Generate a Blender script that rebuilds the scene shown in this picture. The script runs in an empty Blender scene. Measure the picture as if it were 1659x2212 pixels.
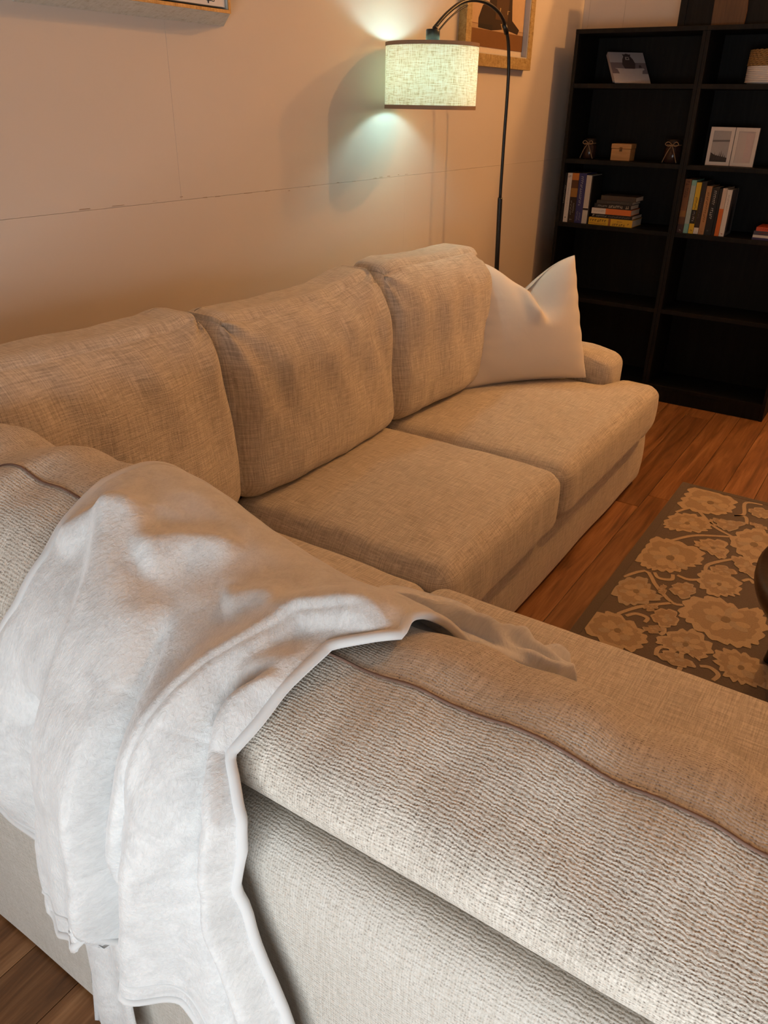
import bpy, bmesh, math, random
import numpy as np
from mathutils import Vector, Matrix, noise

random.seed(7)
scene = bpy.context.scene
col = scene.collection

# ------------------------------------------------------------------ camera
F_PX, PITCH, YAW, ROLL, CAM_H = 1691.0, .481037, .574550, .018842, 1.45
cy_, sy_, cp_, sp_ = math.cos(YAW), math.sin(YAW), math.cos(PITCH), math.sin(PITCH)
fw = Vector((cy_ * cp_, sy_ * cp_, -sp_)); rt0 = Vector((sy_, -cy_, 0)); up0 = rt0.cross(fw)
rt = rt0 * math.cos(ROLL) + up0 * math.sin(ROLL)
up = -rt0 * math.sin(ROLL) + up0 * math.cos(ROLL)
cam_data = bpy.data.cameras.new('camera'); cam = bpy.data.objects.new('camera', cam_data); col.objects.link(cam)
cam_data.sensor_fit = 'HORIZONTAL'; cam_data.sensor_width = 36.0
cam_data.lens = 36.0 * F_PX / 1659.0; cam_data.clip_start = .02
cam.matrix_world = Matrix(((rt.x, up.x, -fw.x, 0), (rt.y, up.y, -fw.y, 0), (rt.z, up.z, -fw.z, CAM_H), (0, 0, 0, 1)))
scene.camera = cam

# ------------------------------------------------------------------ world, lights, exposure
world = bpy.data.worlds.new('world'); scene.world = world; world.use_nodes = True
world.node_tree.nodes['Background'].inputs[0].default_value = (.60, .72, 1, 1)
world.node_tree.nodes['Background'].inputs[1].default_value = .02
scene.view_settings.view_transform = 'Standard'; scene.view_settings.look = 'None'
scene.view_settings.gamma = 1; scene.view_settings.use_curve_mapping = False
scene.view_settings.exposure = 0.0

def area(name, loc, target, sx, sy, power, color):
    l = bpy.data.lights.new(name, 'AREA'); l.shape = 'RECTANGLE'; l.size = sx; l.size_y = sy
    l.energy = power; l.color = color
    o = bpy.data.objects.new(name, l); col.objects.link(o); o.location = loc
    o.rotation_euler = (Vector(target) - Vector(loc)).to_track_quat('-Z', 'Y').to_euler(); return o
# daylight entering through the window behind the camera (wall_front)
WIN = (-1.12, -.40, .80)
area('window_daylight', WIN, (2, -.40, .80), 1.6, .92, 47, (.86, .95, 1.0))

def point(name, loc, power, color, r=.03):
    l = bpy.data.lights.new(name, 'POINT'); l.energy = power; l.color = color; l.shadow_soft_size = r
    o = bpy.data.objects.new(name, l); col.objects.link(o); o.location = loc; return o
WARM = (1.0, .47, .14)
L1 = (4.25, -.45, 3.30); L2 = (4.56, .35, 2.55)
LAMP_STRENGTH = 100

# ------------------------------------------------------------------ helpers
def mesh_obj(name, verts, faces, mat=None, parent=None, smooth=False, uvs=None):
    me = bpy.data.meshes.new(name); me.from_pydata([tuple(map(float, v)) for v in verts], [], [tuple(map(int, f)) for f in faces]); me.update()
    if uvs is not None:
        l = me.uv_layers.new(name='UVMap')
        li = np.empty(len(me.loops), dtype=np.int32); me.loops.foreach_get('vertex_index', li)
        l.data.foreach_set('uv', np.asarray(uvs, dtype=np.float32)[li].ravel())
    if smooth: me.polygons.foreach_set('use_smooth', [True] * len(me.polygons))
    if mat: me.materials.append(mat)
    o = bpy.data.objects.new(name, me); col.objects.link(o)
    if parent: o.parent = parent
    return o
def bm_obj(name, bm, mat=None, parent=None, smooth=False):
    me = bpy.data.meshes.new(name); bm.normal_update(); bm.to_mesh(me); bm.free()
    if smooth: me.polygons.foreach_set('use_smooth', [True] * len(me.polygons))
    if mat: me.materials.append(mat)
    o = bpy.data.objects.new(name, me); col.objects.link(o)
    if parent: o.parent = parent
    return o
def box_bm(lo, hi, bev=.0, seg=2):
    bm = bmesh.new(); r = bmesh.ops.create_cube(bm, size=1)
    c = [(a + b) / 2 for a, b in zip(lo, hi)]; s = [abs(b - a) for a, b in zip(lo, hi)]
    for v in r['verts']: v.co = Vector((c[0] + v.co.x * s[0], c[1] + v.co.y * s[1], c[2] + v.co.z * s[2]))
    if bev > 0: bmesh.ops.bevel(bm, geom=bm.edges[:], offset=bev, segments=seg, affect='EDGES', profile=.6)
    return bm
def box(name, lo, hi, mat, parent=None, bev=.0015, seg=2, smooth=False):
    return bm_obj(name, box_bm(lo, hi, bev, seg), mat, parent, smooth)
def tag(o, label, cat, group=None):
    o['label'] = label; o['category'] = cat
    if group: o['group'] = group
    return o
def thing(name, label, cat, loc, group=None):
    o = bpy.data.objects.new(name, None); col.objects.link(o); o.location = loc; o.empty_display_size = .05
    return tag(o, label, cat, group)
def adopt(parent):
    """children were built in world space: keep them there"""
    bpy.context.view_layer.update()
    for c in parent.children: c.matrix_parent_inverse = parent.matrix_world.inverted()
def struct(o): o['kind'] = 'structure'; return o
def tube(name, pts, r, mat, parent=None, n=8, caps=True, closed=False):
    pts = [Vector(p) for p in pts]; vs = []; fs = []; m = len(pts)
    rr = r if isinstance(r, (list, tuple)) else [r] * m
    prev = None
    for i, p in enumerate(pts):
        if closed: d = pts[(i + 1) % m] - pts[i - 1]
        else: d = pts[min(i + 1, m - 1)] - pts[max(i - 1, 0)]
        d.normalize()
        if prev is None:
            a = d.orthogonal().normalized()
        else:
            a = (prev - d * prev.dot(d)).normalized()
        prev = a; b = d.cross(a)
        for k in range(n):
            t = 2 * math.pi * k / n; vs.append(p + (a * math.cos(t) + b * math.sin(t)) * rr[i])
    for i in range(m if closed else m - 1):
        for k in range(n):
            j = (i + 1) % m
            fs.append((i * n + k, i * n + (k + 1) % n, j * n + (k + 1) % n, j * n + k))
    if caps and not closed: fs.append(tuple(range(n))[::-1]); fs.append(tuple((m - 1) * n + k for k in range(n)))
    return mesh_obj(name, vs, fs, mat, parent, True)
def lathe(name, prof, c, mat, parent=None, n=32, smooth=True):
    vs = []; fs = []; uv = []
    for i, (r, z) in enumerate(prof):
        for k in range(n):
            t = 2 * math.pi * k / n; vs.append((c[0] + r * math.cos(t), c[1] + r * math.sin(t), c[2] + z)); uv.append((t * .165, z))
    for i in range(len(prof) - 1):
        for k in range(n): fs.append((i * n + k, i * n + (k + 1) % n, (i + 1) * n + (k + 1) % n, (i + 1) * n + k))
    return mesh_obj(name, vs, fs, mat, parent, smooth, uv)
def prism(name, pts, axis_fn, t0, t1, mat, parent=None):
    """2-D outline extruded: axis_fn(u,v,w)->xyz"""
    n = len(pts); vs = [axis_fn(u, v, t0) for u, v in pts] + [axis_fn(u, v, t1) for u, v in pts]
    fs = [tuple(range(n)), tuple(range(2 * n - 1, n - 1, -1))] + [(i, n + i, n + (i + 1) % n, (i + 1) % n) for i in range(n)]
    o = mesh_obj(name, vs, fs, mat, parent)
    bm = bmesh.new(); bm.from_mesh(o.data); bmesh.ops.recalc_face_normals(bm, faces=bm.faces); bm.to_mesh(o.data); bm.free()
    return o
def sm(a, b, x): t = np.clip((np.asarray(x, float) - a) / (b - a), 0, 1); return t * t * (3 - 2 * t)
def vnoise(P, s, seed=0.0):
    return np.array([noise.noise(Vector((p[0] * s + seed, p[1] * s + seed * 1.7, p[2] * s - seed))) for p in P])
def crom(P, t):
    P = np.asarray(P, float); n = len(P) - 1; s = np.clip(np.asarray(t, float), 0, 1) * n
    i = np.minimum(s.astype(int), n - 1); f = (s - i)
    if P.ndim > 1: f = f[..., None]
    g = lambda k: P[np.clip(k, 0, n)]
    a, b, c, d = g(i - 1), g(i), g(i + 1), g(i + 2)
    return .5 * (2 * b + (c - a) * f + (2 * a - 5 * b + 4 * c - d) * f ** 2 + (3 * b - a - 3 * c + d) * f ** 3)

_cube = {}
def cube_grid(n):
    if n in _cube: return _cube[n]
    lin = np.linspace(-1, 1, n + 1); s = np.sign(lin) * (1 - (1 - np.abs(lin)) ** 1.45)
    key = {}; V = []; F = []; FA = []
    for ax in range(3):
        for sg in (-1, 1):
            idx = np.empty((n + 1, n + 1), int)
            for i in range(n + 1):
                for j in range(n + 1):
                    p = [0, 0, 0]; p[ax] = sg; p[(ax + 1) % 3] = s[i]; p[(ax + 2) % 3] = s[j]
                    k = (round(p[0], 5), round(p[1], 5), round(p[2], 5))
                    if k not in key: key[k] = len(V); V.append(p)
                    idx[i, j] = key[k]
            for i in range(n):
                for j in range(n):
                    q = (idx[i, j], idx[i + 1, j], idx[i + 1, j + 1], idx[i, j + 1])
                    F.append(q if sg > 0 else q[::-1]); FA.append(ax)
    _cube[n] = (np.array(V), F, FA); return _cube[n]
def rcushion(name, h, r, mat, parent, deform, n=26):
    """rounded box of half sizes h and edge radius r, bent by deform(P, U); uv = box projection in metres"""
    U, F, FA = cube_grid(n); h = np.array(h, float); P = U * h
    Q = np.clip(P, -(h - r), h - r); D = P - Q; L = np.linalg.norm(D, axis=1, keepdims=True); L[L == 0] = 1
    # keep corner chamfer round: distance from inner box limited to r
    P2 = Q + D / L * np.minimum(L, r)
    W = deform(P2.copy(), U)
    me = bpy.data.meshes.new(name); me.from_pydata(W.tolist(), [], [tuple(map(int, f)) for f in F]); me.update()
    l = me.uv_layers.new(name='UVMap'); uv = []
    for f, ax in zip(F, FA):
        a, b = [(1, 2), (0, 2), (0, 1)][ax]
        for v in f: uv += [P2[v, a] + .37 * ax, P2[v, b]]
    l.data.foreach_set('uv', uv); me.polygons.foreach_set('use_smooth', [True] * len(F)); me.materials.append(mat)
    o = bpy.data.objects.new(name, me); col.objects.link(o); o.parent = parent; return o

# ------------------------------------------------------------------ materials
def N(nt, t, **kw):
    n = nt.nodes.new(t)
    for k, v in kw.items(): setattr(n, k, v)
    return n
def newmat(name):
    m = bpy.data.materials.new(name); m.use_nodes = True; nt = m.node_tree
    return m, nt, nt.nodes['Principled BSDF']
def setp(b, base=None, rough=.6, spec=.3, metal=0, sheen=0, coat=0):
    if base: b.inputs['Base Color'].default_value = (*base, 1)
    b.inputs['Roughness'].default_value = rough; b.inputs['Specular IOR Level'].default_value = spec
    b.inputs['Metallic'].default_value = metal; b.inputs['Sheen Weight'].default_value = sheen
    b.inputs['Coat Weight'].default_value = coat
def plain(name, base, rough=.6, spec=.3, metal=0, var=.12, scale=40, bump=0.0):
    m, nt, b = newmat(name); setp(b, base, rough, spec, metal)
    tc = N(nt, 'ShaderNodeTexCoord'); nz = N(nt, 'ShaderNodeTexNoise'); nz.inputs['Scale'].default_value = scale; nz.inputs['Detail'].default_value = 4
    nt.links.new(tc.outputs['Object'], nz.inputs['Vector'])
    mx = N(nt, 'ShaderNodeMix', data_type='RGBA')
    mx.inputs[6].default_value = (*[c * (1 - var) for c in base], 1); mx.inputs[7].default_value = (*[min(1, c * (1 + var)) for c in base], 1)
    nt.links.new(nz.outputs[0], mx.inputs[0]); nt.links.new(mx.outputs[2], b.inputs['Base Color'])
    if bump:
        bp = N(nt, 'ShaderNodeBump'); bp.inputs['Distance'].default_value = bump
        nt.links.new(nz.outputs[0], bp.inputs['Height']); nt.links.new(bp.outputs[0], b.inputs['Normal'])
    return m
def stretched(nt, uvout, sx, sy, detail=2, rough=.5, dist=0.0, sz=1):
    mp = N(nt, 'ShaderNodeMapping'); mp.inputs['Scale'].default_value = (sx, sy, sz); nt.links.new(uvout, mp.inputs['Vector'])
    nz = N(nt, 'ShaderNodeTexNoise'); nz.inputs['Scale'].default_value = 1; nz.inputs['Detail'].default_value = detail
    nz.inputs['Roughness'].default_value = rough; nz.inputs['Distortion'].default_value = dist
    nt.links.new(mp.outputs[0], nz.inputs['Vector']); return nz.outputs[0]
def mathn(nt, op, a, b=None, c=None):
    m = N(nt, 'ShaderNodeMath', operation=op)
    for i, x in enumerate((a, b, c)):
        if x is None: continue
        if isinstance(x, (int, float)): m.inputs[i].default_value = x
        else: nt.links.new(x, m.inputs[i])
    return m.outputs[0]
def ramp(nt, fac, stops):
    r = N(nt, 'ShaderNodeValToRGB'); el = r.color_ramp.elements
    while len(el) < len(stops): el.new(.5)
    for e, (p, c) in zip(el, stops): e.position = p; e.color = (*c, 1)
    nt.links.new(fac, r.inputs[0]); return r.outputs[0]
def fabric(name, dark, light, bump=.0016, sheen=.3, gapk=.82, hatch=.72):
    """chenille weave: broken 5 mm ribs crossed by finer threads, linen slubs over both"""
    m, nt, b = newmat(name); setp(b, light, .85, .12, sheen=sheen)
    b.inputs['Sheen Roughness'].default_value = .45; b.inputs['Sheen Tint'].default_value = (1, .97, .93, 1)
    uv = N(nt, 'ShaderNodeUVMap').outputs[0]; sp = N(nt, 'ShaderNodeSeparateXYZ'); nt.links.new(uv, sp.inputs[0])
    ph = mathn(nt, 'MULTIPLY', stretched(nt, uv, 85, 70, 3, .65), 1.9)
    rib = mathn(nt, 'SINE', mathn(nt, 'MULTIPLY', mathn(nt, 'ADD', mathn(nt, 'MULTIPLY', sp.outputs[1], 240.0), ph), 6.2832))
    thr = mathn(nt, 'SINE', mathn(nt, 'MULTIPLY', mathn(nt, 'ADD', mathn(nt, 'MULTIPLY', sp.outputs[0], 300.0), ph), 6.2832))
    dash = stretched(nt, uv, 185, 235, 2, .65, .4); fine = stretched(nt, uv, 520, 520, 2, .5)
    gap = mathn(nt, 'MULTIPLY', mathn(nt, 'MULTIPLY_ADD', rib, -.5, .5), ramp(nt, dash, [(.44, (0, 0, 0)), (.62, (1, 1, 1))]))
    gap = mathn(nt, 'MULTIPLY', gap, mathn(nt, 'MULTIPLY_ADD', thr, .42, .58))
    s1 = stretched(nt, uv, 16, 330, 2, .6); s2 = stretched(nt, uv, 330, 16, 2, .6)
    slub = mathn(nt, 'MULTIPLY', mathn(nt, 'ADD', s1, s2), .5)
    cl = stretched(nt, uv, 3.2, 3.2, 3, .5)
    mx0 = N(nt, 'ShaderNodeMix', data_type='RGBA'); mx0.inputs[6].default_value = (*light, 1); mx0.inputs[7].default_value = (*dark, 1)
    nt.links.new(mathn(nt, 'MULTIPLY', gap, gapk), mx0.inputs[0])
    mx = N(nt, 'ShaderNodeMix', data_type='RGBA', blend_type='MULTIPLY'); mx.inputs[0].default_value = 1
    nt.links.new(mx0.outputs[2], mx.inputs[6]); nt.links.new(ramp(nt, slub, [(.38, (hatch, hatch * .97, hatch * .93)), (.62, (1.0, 1.0, 1.0))]), mx.inputs[7])
    my = N(nt, 'ShaderNodeMix', data_type='RGBA', blend_type='MULTIPLY'); my.inputs[0].default_value = 1
    nt.links.new(mx.outputs[2], my.inputs[6]); nt.links.new(ramp(nt, cl, [(.3, (.9, .89, .88)), (.7, (1, 1, 1))]), my.inputs[7])
    nt.links.new(my.outputs[2], b.inputs['Base Color'])
    hgt = mathn(nt, 'ADD', mathn(nt, 'MULTIPLY', rib, .16), mathn(nt, 'ADD', mathn(nt, 'MULTIPLY', thr, .12), mathn(nt, 'ADD', mathn(nt, 'MULTIPLY', fine, .35), mathn(nt, 'MULTIPLY', gap, -.7))))
    bp = N(nt, 'ShaderNodeBump'); bp.inputs['Distance'].default_value = bump; bp.inputs['Strength'].default_value = .75
    nt.links.new(hgt, bp.inputs['Height']); nt.links.new(bp.outputs[0], b.inputs['Normal'])
    return m
M = {}
M['sofa'] = fabric('sofa_chenille', (.21, .155, .12), (.78, .725, .645))
M['sofa_flat'] = fabric('sofa_chenille_flat', (.23, .17, .13), (.76, .70, .615), .0010, .3, .38, .60)
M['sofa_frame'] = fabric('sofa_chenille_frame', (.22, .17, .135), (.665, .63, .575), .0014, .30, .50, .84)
M['seam'] = plain('seam_thread', (.20, .12, .09), .9, .1)
M['lining'] = plain('dark_lining', (.10, .08, .065), .9, .1)
def plush(name):
    m, nt, b = newmat(name); setp(b, (.84, .83, .82), .9, .05, sheen=.7)
    b.inputs['Sheen Roughness'].default_value = .55
    b.inputs['Subsurface Weight'].default_value = .15; b.inputs['Subsurface Radius'].default_value = (.012, .009, .006)
    b.inputs['Subsurface Scale'].default_value = .5
    uv = N(nt, 'ShaderNodeUVMap').outputs[0]
    a = stretched(nt, uv, 340, 150, 4, .6, .6); c = stretched(nt, uv, 38, 26, 3, .55, .8)
    s = mathn(nt, 'ADD', mathn(nt, 'MULTIPLY', a, .40), mathn(nt, 'MULTIPLY', c, .60))
    nt.links.new(ramp(nt, s, [(.34, (.57, .565, .56)), (.6, (.72, .715, .705))]), b.inputs['Base Color'])
    bp = N(nt, 'ShaderNodeBump'); bp.inputs['Distance'].default_value = .007; bp.inputs['Strength'].default_value = .55
    nt.links.new(s, bp.inputs['Height']); nt.links.new(bp.outputs[0], b.inputs['Normal']); return m
M['plush'] = plush('white_plush')
def cottonmat():
    m, nt, b = newmat('white_cotton'); setp(b, (.74, .70, .66), .8, .15, sheen=.15)
    tc = N(nt, 'ShaderNodeTexCoord'); s = stretched(nt, tc.outputs['Object'], 9, 9, 4, .5, .6, 9)
    bp = N(nt, 'ShaderNodeBump'); bp.inputs['Distance'].default_value = .006; bp.inputs['Strength'].default_value = .35
    nt.links.new(s, bp.inputs['Height']); nt.links.new(bp.outputs[0], b.inputs['Normal']); return m
M['cotton'] = cottonmat()
def woodmat(name, c0, c1, c2, rough=.4, obj_random=True, along=0, sc=1.0):
    m, nt, b = newmat(name); setp(b, c1, rough, .45)
    tc = N(nt, 'ShaderNodeTexCoord'); oi = N(nt, 'ShaderNodeObjectInfo')
    add = N(nt, 'ShaderNodeVectorMath', operation='ADD'); sc_ = N(nt, 'ShaderNodeVectorMath', operation='SCALE'); 
    cmb = N(nt, 'ShaderNodeCombineXYZ'); 
    for i in range(3): nt.links.new(oi.outputs['Random'], cmb.inputs[i])
    nt.links.new(cmb.outputs[0], sc_.inputs[0]); sc_.inputs['Scale'].default_value = 37.0
    nt.links.new(tc.outputs['Object'], add.inputs[0]); nt.links.new(sc_.outputs[0], add.inputs[1])
    s = [26, 26, 26]; s[along] = 2.2; s = [x * sc for x in s]
    g = stretched(nt, add.outputs[0], s[0], s[1], 5, .6, 1.2, s[2])
    s2 = [90, 90, 90]; s2[along] = 5; s2 = [x * sc for x in s2]
    f = stretched(nt, add.outputs[0], s2[0], s2[1], 3, .6, .3, s2[2])
    v = mathn(nt, 'ADD', mathn(nt, 'MULTIPLY', g, .7), mathn(nt, 'MULTIPLY', f, .3))
    c = ramp(nt, v, [(.34, c0), (.5, c1), (.66, c2)])
    if obj_random:
        mx = N(nt, 'ShaderNodeMix', data_type='RGBA', blend_type='MULTIPLY'); mx.inputs[0].default_value = 1
        rr = ramp(nt, oi.outputs['Random'], [(0, (.72, .70, .68)), (1, (1.12, 1.1, 1.08))])
        nt.links.new(c, mx.inputs[6]); nt.links.new(rr, mx.inputs[7]); c = mx.outputs[2]
    nt.links.new(c, b.inputs['Base Color'])
    bp = N(nt, 'ShaderNodeBump'); bp.inputs['Distance'].default_value = .0006; nt.links.new(v, bp.inputs['Height']); nt.links.new(bp.outputs[0], b.inputs['Normal'])
    return m
M['floor'] = woodmat('floor_oak', (.10, .042, .015), (.21, .092, .034), (.32, .16, .07), .38)
M['espresso'] = woodmat('espresso_laminate', (.0065, .006, .0056), (.009, .0083, .0076), (.013, .012, .0105), .6, False, 2)
M['espresso'].node_tree.nodes['Principled BSDF'].inputs['Specular IOR Level'].default_value = .15
M['lightwood'] = woodmat('light_wood', (.30, .15, .05), (.42, .22, .075), (.5, .28, .11), .5, False, 1)
M['darkwood'] = woodmat('dark_wood', (.02, .010, .005), (.035, .017, .008), (.05, .025, .012), .35, False, 1)
M['midwood'] = woodmat('mid_wood', (.055, .024, .008), (.085, .040, .013), (.11, .055, .019), .55, False, 2)
def wallmat(name, base):
    m, nt, b = newmat(name); setp(b, base, .7, .25)
    tc = N(nt, 'ShaderNodeTexCoord')
    big = stretched(nt, tc.outputs['Object'], 1.3, 1.3, 4, .55, .5, 1.3); fine = stretched(nt, tc.outputs['Object'], 60, 60, 4, .6, 0, 60)
    nt.links.new(ramp(nt, big, [(.3, [c * .955 for c in base]), (.7, base)]), b.inputs['Base Color'])
    tape = stretched(nt, tc.outputs['Object'], .9, 14, 3, .5, .4, 14)
    v = mathn(nt, 'ADD', mathn(nt, 'MULTIPLY', fine, .25), mathn(nt, 'MULTIPLY', tape, 1.0))
    bp = N(nt, 'ShaderNodeBump'); bp.inputs['Distance'].default_value = .0022; bp.inputs['Strength'].default_value = .5
    nt.links.new(v, bp.inputs['Height']); nt.links.new(bp.outputs[0], b.inputs['Normal']); return m
M['wall'] = wallmat('wall_paint', (.60, .535, .475))
M['ceiling'] = plain('ceiling_paint', (.62, .58, .53), .9, .1)
M['blackmetal'] = plain('black_metal', (.012, .011, .011), .35, .5, .3)
M['trim_brown'] = plain('shade_trim', (.30, .20, .135), .9, .1, bump=.0004, scale=400)
def shademat():
    m, nt, b = newmat('linen_shade'); out = nt.nodes['Material Output']; nt.nodes.remove(b)
    uv = N(nt, 'ShaderNodeUVMap').outputs[0]
    a = stretched(nt, uv, 24, 300, 3, .7, .2); c = stretched(nt, uv, 280, 26, 3, .7, .2)
    s = mathn(nt, 'MULTIPLY', mathn(nt, 'ADD', a, c), .5)
    cc = ramp(nt, s, [(.40, (.62, .46, .22)), (.48, (.92, .78, .50)), (.58, (1.0, .93, .72))])
    d = N(nt, 'ShaderNodeBsdfDiffuse'); t = N(nt, 'ShaderNodeBsdfTranslucent'); mx = N(nt, 'ShaderNodeMixShader'); mx.inputs[0].default_value = .16
    nt.links.new(cc, d.inputs[0]); nt.links.new(cc, t.inputs[0]); nt.links.new(d.outputs[0], mx.inputs[1]); nt.links.new(t.outputs[0], mx.inputs[2])
    nt.links.new(mx.outputs[0], out.inputs[0]); return m
M['shade'] = shademat()
def emit(name, color, strength):
    m, nt, b = newmat(name); setp(b, (.8, .8, .8)); b.inputs['Emission Color'].default_value = (*color, 1); b.inputs['Emission Strength'].default_value = strength; return m
def foil(name, a, bcol, cc, rough, metal):
    m, nt, b = newmat(name); setp(b, a, rough, .5, metal)
    tc = N(nt, 'ShaderNodeTexCoord'); p = stretched(nt, tc.outputs['Object'], 30, 110, 6, .7, 1.2, 110); q = stretched(nt, tc.outputs['Object'], 140, 30, 4, .7, .6, 30)
    v = mathn(nt, 'MULTIPLY', mathn(nt, 'ADD', p, q), .5)
    nt.links.new(ramp(nt, v, [(.36, cc), (.46, a), (.62, bcol)]), b.inputs['Base Color'])
    bp = N(nt, 'ShaderNodeBump'); bp.inputs['Distance'].default_value = .001; nt.links.new(v, bp.inputs['Height']); nt.links.new(bp.outputs[0], b.inputs['Normal']); return m
M['silverleaf'] = foil('silver_leaf', (.60, .59, .53), (.70, .69, .64), (.46, .41, .31), .55, .05)
M['goldleaf'] = foil('gold_leaf', (.42, .25, .085), (.58, .38, .16), (.24, .13, .04), .45, .25)
M['goldpattern'] = foil('gold_patterned', (.36, .24, .09), (.52, .39, .19), (.20, .12, .04), .5, .15)
_pc = {}
def pc(c, rough=.7, var=.06):
    k = (tuple(round(x, 3) for x in c), rough)
    if k not in _pc: _pc[k] = plain('paint_%d' % len(_pc), c, rough, .25, 0, var, 60)
    return _pc[k]
def srgb(r, g, b): return tuple(((c / 255) / 12.92 if c / 255 <= .04045 else ((c / 255 + .055) / 1.055) ** 2.4) for c in (r, g, b))
# ------------------------------------------------------------------ the room
XW0, XW1, YW0, YW1, ZC = -1.2, 4.66, -3.0, 1.82, 3.4
floor = struct(box('floor', (XW0, YW0, -.06), (XW1, YW1, -.014), M['lining'], bev=0))
pw, pl = .127, 1.22
plank_me = None; rows = int((YW1 - YW0) / pw) + 1
rng = random.Random(3)
for r in range(rows):
    y = YW0 + r * pw; x = XW0 - rng.random() * .8
    while x < XW1:
        a, b_ = max(x, XW0), min(x + pl, XW1); yb = min(y + pw, YW1)
        if b_ - a > .05 and yb - y > .02:
            full = (b_ - a > pl - .001 and yb - y > pw - .001)
            if full and plank_me:
                o = bpy.data.objects.new('plank', plank_me); col.objects.link(o); o.parent = floor
            else:
                o = bm_obj('plank', box_bm((0, .0007, -.014), (b_ - a - .0014, yb - y - .0007, 0), .0012, 1), M['floor'], floor)
                if full: plank_me = o.data
            o.location = (a, y, 0)
        x += pl
GAP = .00035
def wall_panels(parent, rects, fn, mat):
    for (u0, u1, v0, v1) in rects:
        lo, hi = fn(u0 + GAP, v0 + GAP), fn(u1 - GAP, v1 - GAP)
        box('wallboard_panel', lo, hi, mat, parent, bev=.0008, seg=1)
SEAM_Z, SEAM_X = 1.192, 1.703
wall_back = struct(box('wall_back', (XW0, YW1 + .0125, 0), (XW1 + .2, YW1 + .10, ZC), M['lining'], bev=0))
wall_back.data.materials[0] = M['wall']
def wb(u, v): return (u, None, v)
for (u0, u1, v0, v1) in ((XW0, SEAM_X, SEAM_Z, ZC), (SEAM_X, XW1, SEAM_Z, ZC), (XW0, 2.92, 0, SEAM_Z), (2.92, XW1, 0, SEAM_Z)):
    g2 = GAP if v0 > 0 else .0002
    box('wallboard_panel', (u0 + (GAP if v0 > 0 else .0001), YW1, v0 + .0003), (u1 - (GAP if v0 > 0 else .0001), YW1 + .0125, v1 - .0003), M['wall'], wall_back, bev=.0003, seg=1)
# broken paint along the board joint
rng = random.Random(11); vs = []; fs = []
x = 1.35
while x < 3.0:
    ln = rng.uniform(.01, .07) if x < 2.1 else rng.uniform(.004, .03); dz = rng.uniform(-.003, .003) + .006 * math.sin(x * 5); th = rng.uniform(.0008, .0022)
    if 2.30 < x < 2.42: x += .05; continue
    n = len(vs); za = SEAM_Z + dz
    vs += [(x, YW1 - .0004, za), (x + ln, YW1 - .0004, za + rng.uniform(-.001, .001)), (x + ln * .9, YW1 - .0004, za + th), (x + ln * .1, YW1 - .0004, za + th),
           (x, YW1 + .001, za), (x + ln, YW1 + .001, za), (x + ln * .9, YW1 + .001, za + th), (x + ln * .1, YW1 + .001, za + th)]
    fs += [(n, n + 1, n + 2, n + 3), (n, n + 4, n + 5, n + 1), (n + 3, n + 2, n + 6, n + 7), (n + 1, n + 5, n + 6, n + 2), (n, n + 3, n + 7, n + 4)]
    x += ln + rng.uniform(.01, .12)
o = mesh_obj('seam_crack', vs, fs, plain('old_joint_edge', (.33, .25, .17), .8, .1), wall_back); o['kind'] = 'stuff'
wall_right = struct(box('wall_right', (XW1 + .0125, YW0, 0), (XW1 + .1, YW1, ZC), M['wall'], bev=0))
for (u0, u1) in ((YW0, .39), (.39, 1.598), (1.598, 1.788), (1.788, YW1)):
    box('wallboard_panel', (XW1, u0 + GAP, .001), (XW1 + .0125, u1 - GAP, ZC - .001), M['wall'], wall_right, bev=.0006, seg=1)
struct(box('ceiling', (XW0, YW0, ZC), (XW1, YW1, ZC + .05), M['ceiling'], bev=0))
struct(box('wall_left', (XW0, YW0 - .1, 0), (XW1, YW0, ZC), M['wall'], bev=0))
# wall behind the camera, with the window the daylight comes through
wy0, wy1, wz0, wz1 = WIN[1] - .84, WIN[1] + .84, WIN[2] - .49, WIN[2] + .49
bm = bmesh.new()
for lo, hi in (((-1.3, YW0, 0), (-1.2, wy0, ZC)), ((-1.3, wy1, 0), (-1.2, YW1, ZC)), ((-1.3, wy0, 0), (-1.2, wy1, wz0)), ((-1.3, wy0, wz1), (-1.2, wy1, ZC))):
    b2 = box_bm(lo, hi); tmp = bpy.data.meshes.new('t'); b2.to_mesh(tmp); b2.free(); bm.from_mesh(tmp); bpy.data.meshes.remove(tmp)
struct(bm_obj('wall_front', bm, M['wall']))
win = struct(box('window_1', (-1.30, wy0, wz0), (-1.295, wy1, wz1), pc((.7, .75, .8), .1), bev=0))
for lo, hi in (((-1.295, wy0, wz0), (-1.19, wy0 + .05, wz1)), ((-1.295, wy1 - .05, wz0), (-1.19, wy1, wz1)), ((-1.295, wy0 + .05, wz0), (-1.19, wy1 - .05, wz0 + .05)),
               ((-1.295, wy0 + .05, wz1 - .05), (-1.19, wy1 - .05, wz1)), ((-1.295, WIN[1] - .02, wz0 + .05), (-1.23, WIN[1] + .02, wz1 - .05))):
    box('window_frame', lo, hi, pc((.75, .75, .73)), win)
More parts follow.
